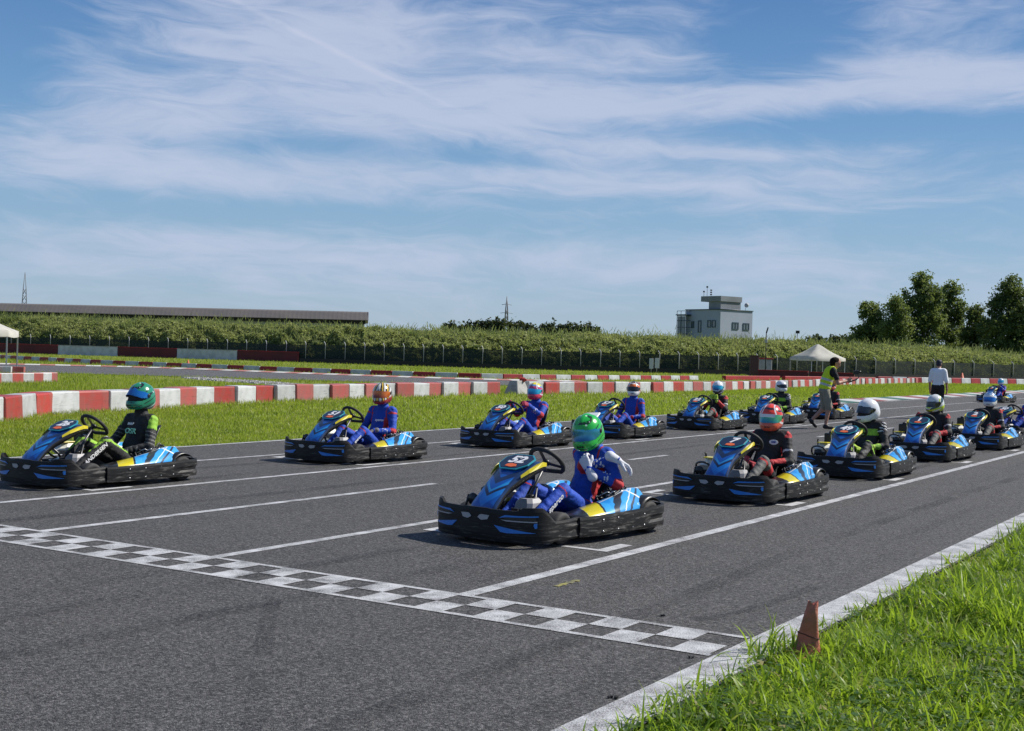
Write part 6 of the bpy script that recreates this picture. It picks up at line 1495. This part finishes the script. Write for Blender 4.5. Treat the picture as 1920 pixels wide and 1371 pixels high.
def man(name, loc, face, prims, paint, mats, label, h=.013):
    me = body_mesh('person', prims, h, paint, mats, amp=.0018)
    o = put('person', me, None, (*loc, 0), (0, 0, math.atan2(face[1], face[0]))); tag(o, label, 'person'); return o
# man in the vest, walking to the right, leaning over a hand-held camera
hp, hf, hl, hu = head_prims((.235, .0, 1.545), (.88, .05, -.42))
hair = [('hair', 'e', ((.205, 0, 1.60), (.112, .092, .085)), .02), ('hair', 'e', ((.165, 0, 1.55), (.075, .088, .085)), .03)]
P1 = [('tee', 'e', ((-.01, 0, .97), (.115, .165, .11)), .05), ('tee', 'e', ((.03, 0, 1.12), (.115, .165, .16)), .06), ('tee', 'e', ((.10, 0, 1.29), (.120, .175, .15)), .06), ('tee', 'c', ((.13, .165, 1.375), (.13, -.165, 1.375), .075, .075), .05), ('skin', 'c', ((.155, 0, 1.40), (.205, 0, 1.49), .060, .055), .03)] + hp + hair
P1 += [('tee', 'c', ((.13, -.19, 1.36), (.205, -.235, 1.19), .072, .060), .03), ('skin', 'c', ((.20, -.235, 1.20), (.235, -.245, 1.08), .048, .043), .02), ('skin', 'c', ((.235, -.245, 1.08), (.47, -.12, 1.135), .043, .030), .02),
       ('tee', 'c', ((.13, .19, 1.36), (.225, .225, 1.19), .072, .060), .03), ('skin', 'c', ((.22, .225, 1.20), (.27, .22, 1.08), .048, .043), .02), ('skin', 'c', ((.27, .22, 1.08), (.47, .03, 1.12), .043, .030), .02)]
P1 += hand_prims((.485, -.11, 1.14), (.9, .35, .12), (.1, .6, .5), -1, .8, 'skin') + hand_prims((.485, .03, 1.12), (.9, -.35, .15), (.1, -.5, .6), 1, .8, 'skin')
P1 += [('short', 'e', ((-.02, 0, .90), (.125, .175, .12)), .05), ('short', 'c', ((-.01, -.095, .86), (.075, -.10, .50), .100, .085), .03), ('skin', 'c', ((.07, -.10, .54), (.06, -.10, .44), .058, .054), .02), ('skin', 'c', ((.065, -.10, .46), (.01, -.105, .11), .058, .036), .03), ('shoe', 'c', ((-.01, -.105, .05), (.17, -.11, .035), .046, .038), .02), ('shoe', 'e', ((.02, -.105, .07), (.06, .045, .05)), .02),
       ('short', 'c', ((-.01, .095, .86), (.02, .10, .50), .100, .085), .03), ('skin', 'c', ((.02, .10, .54), (-.02, .10, .44), .058, .054), .02), ('skin', 'c', ((-.01, .10, .46), (-.265, .10, .20), .056, .036), .03), ('shoe', 'c', ((-.30, .10, .19), (-.17, .10, .045), .044, .038), .02), ('shoe', 'e', ((-.27, .10, .16), (.05, .045, .06)), .02)]
LB = {'skin': 0, 'hair': 1, 'tee': 2, 'short': 3, 'shoe': 4, 'eye': 5, 'shirt': 2, 'trou': 3, 'cap': 1}
lab_paint = lambda labs, t_, C: np.array([LB[l] for l in labs])
EYE = mat('eye_dark', (.02, .015, .012), .3)
vm = man('person', (-9.78, 29.25), (RGT.x, RGT.y), P1, lab_paint, [SKIN, HAIR, TBLK, KHAKI, SHOE, EYE], 'man in yellow safety vest and khaki shorts walking with a hand-held camera')
TP = [p for p in P1[:4]]
infl = [(l, k, ((a[0], tuple(x_ + .022 for x_ in a[1])) if k == 'e' else (a[0], a[1], a[2] + .018, a[3] + .018)), b) for l, k, a, b in TP]
def vcut(G_):
    arm = .105 - np.linalg.norm((G_ - np.array((.15, 0, 1.33))) * np.array((1, 0, .85)) , axis=1) ; arm = np.where(np.abs(G_[:, 1]) > .135, arm, -1)
    neck = .085 - np.linalg.norm(G_ - np.array((.17, 0, 1.46)), axis=1)
    return np.maximum.reduce([arm, neck, (.90 + .12 * G_[:, 0]) - G_[:, 2] + 0 * G_[:, 1], G_[:, 2] - 1.47])
def vpaint(labs, t_, C):
    q = C[:, 2] + .30 * C[:, 0]; return ((np.abs(q - 1.03) < .027) | (np.abs(q - 1.155) < .027)).astype(int)
put('safety_vest', body_mesh('safety_vest', infl, .012, vpaint, [VEST, REFL], amp=.002, cut=vcut), vm)
put('glasses', MB().tube([tuple(np.array((.235, 0, 1.545)) + hf * .10 + hl * s_ * .05 + hu * .012) for s_ in (-1, -.3, .3, 1)], .008, 5).mesh('glasses', GLS), vm)
g_ = empty('camera_gimbal', vm.matrix_basis @ Vector((.56, -.04, 1.08)), math.atan2(RGT.y, RGT.x)); tag(g_, 'black hand-held gimbal camera held out by the man in the vest', 'camera')
MB().tube([(-.03, -.0, .02), (.16, -.01, .10)], .017, 8).build('grip', BLKP, g_); MB().tube([(.16, -.01, .10), (.21, -.02, .16), (.16, -.02, .24)], .011, 6).build('arm', BLKP, g_); MB().box((.13, -.02, .26), (.13, .05, .085), Matrix.Rotation(-.25, 3, 'Y'), bev=.008).build('camera_body', BLKP, g_); MB().lathe([(.024, 0), (.026, .05)], (.195, -.02, .275), 'X', 12).build('lens', BLKP, g_)
# man in the white shirt, seen from behind
hp, hf, hl, hu = head_prims((.045, .0, 1.60), (.97, .0, -.22))
P2 = [('shirt', 'e', ((-.01, 0, 1.02), (.125, .180, .12)), .05), ('shirt', 'e', ((-.015, 0, 1.17), (.120, .180, .16)), .06), ('shirt', 'e', ((-.01, 0, 1.32), (.125, .190, .14)), .06), ('shirt', 'c', ((.0, .17, 1.40), (.0, -.17, 1.40), .078, .078), .05), ('skin', 'c', ((.01, 0, 1.43), (.035, 0, 1.53), .060, .055), .03)] + hp + [('hair', 'e', ((.02, 0, 1.60), (.095, .082, .07)), .02), ('cap', 'e', ((.04, 0, 1.66), (.112, .090, .072)), .01), ('cap', 'e', ((.14, 0, 1.645), (.075, .07, .012)), .01)]
for s_ in (1, -1):
    P2 += [('shirt', 'c', ((0, s_ * .20, 1.38), (-.01, s_ * .26, 1.12), .075, .066), .03), ('skin', 'c', ((-.01, s_ * .26, 1.15), (-.005, s_ * .265, 1.06), .044, .042), .02), ('skin', 'c', ((-.005, s_ * .265, 1.08), (.05, s_ * .27, .84), .043, .030), .02),
           ('trou', 'c', ((-.02, s_ * .10, .92), (0, s_ * .11, .48), .112, .085), .03), ('trou', 'c', ((0, s_ * .11, .48), (-.02, s_ * .12, .08), .083, .070), .03), ('shoe', 'c', ((-.04, s_ * .12, .045), (.15, s_ * .14, .035), .045, .038), .02)]
    P2 += hand_prims((.055, s_ * .272, .83), (.15, -s_ * .05, -1), (-.1, -s_ * .9, 0), s_, .75, 'skin')
P2 += [('trou', 'e', ((-.02, 0, .92), (.13, .175, .12)), .04)]
wf = (RGT * .55 + FWD * .84).normalized()
ws = man('person', (-9.40, 38.2), (wf.x, wf.y), P2, lab_paint, [SKIN, CAPM, SHIRT, TROU, SHOE, EYE], 'man in white shirt, dark trousers and cap standing with his back turned')
ws.scale = (.94, .90, 1.0)
rd = MB(); rd.box((0, 0, 0), (.055, .035, .13), bev=.008); rd.tube([(0, 0, .06), (0, 0, .13)], .006, 6)
o = rd.build('handheld_radio', BLKP, None, ws.matrix_basis @ Vector((.085, .245, .76)), .4); tag(o, 'small black radio held in the left hand of the man in white', 'radio')
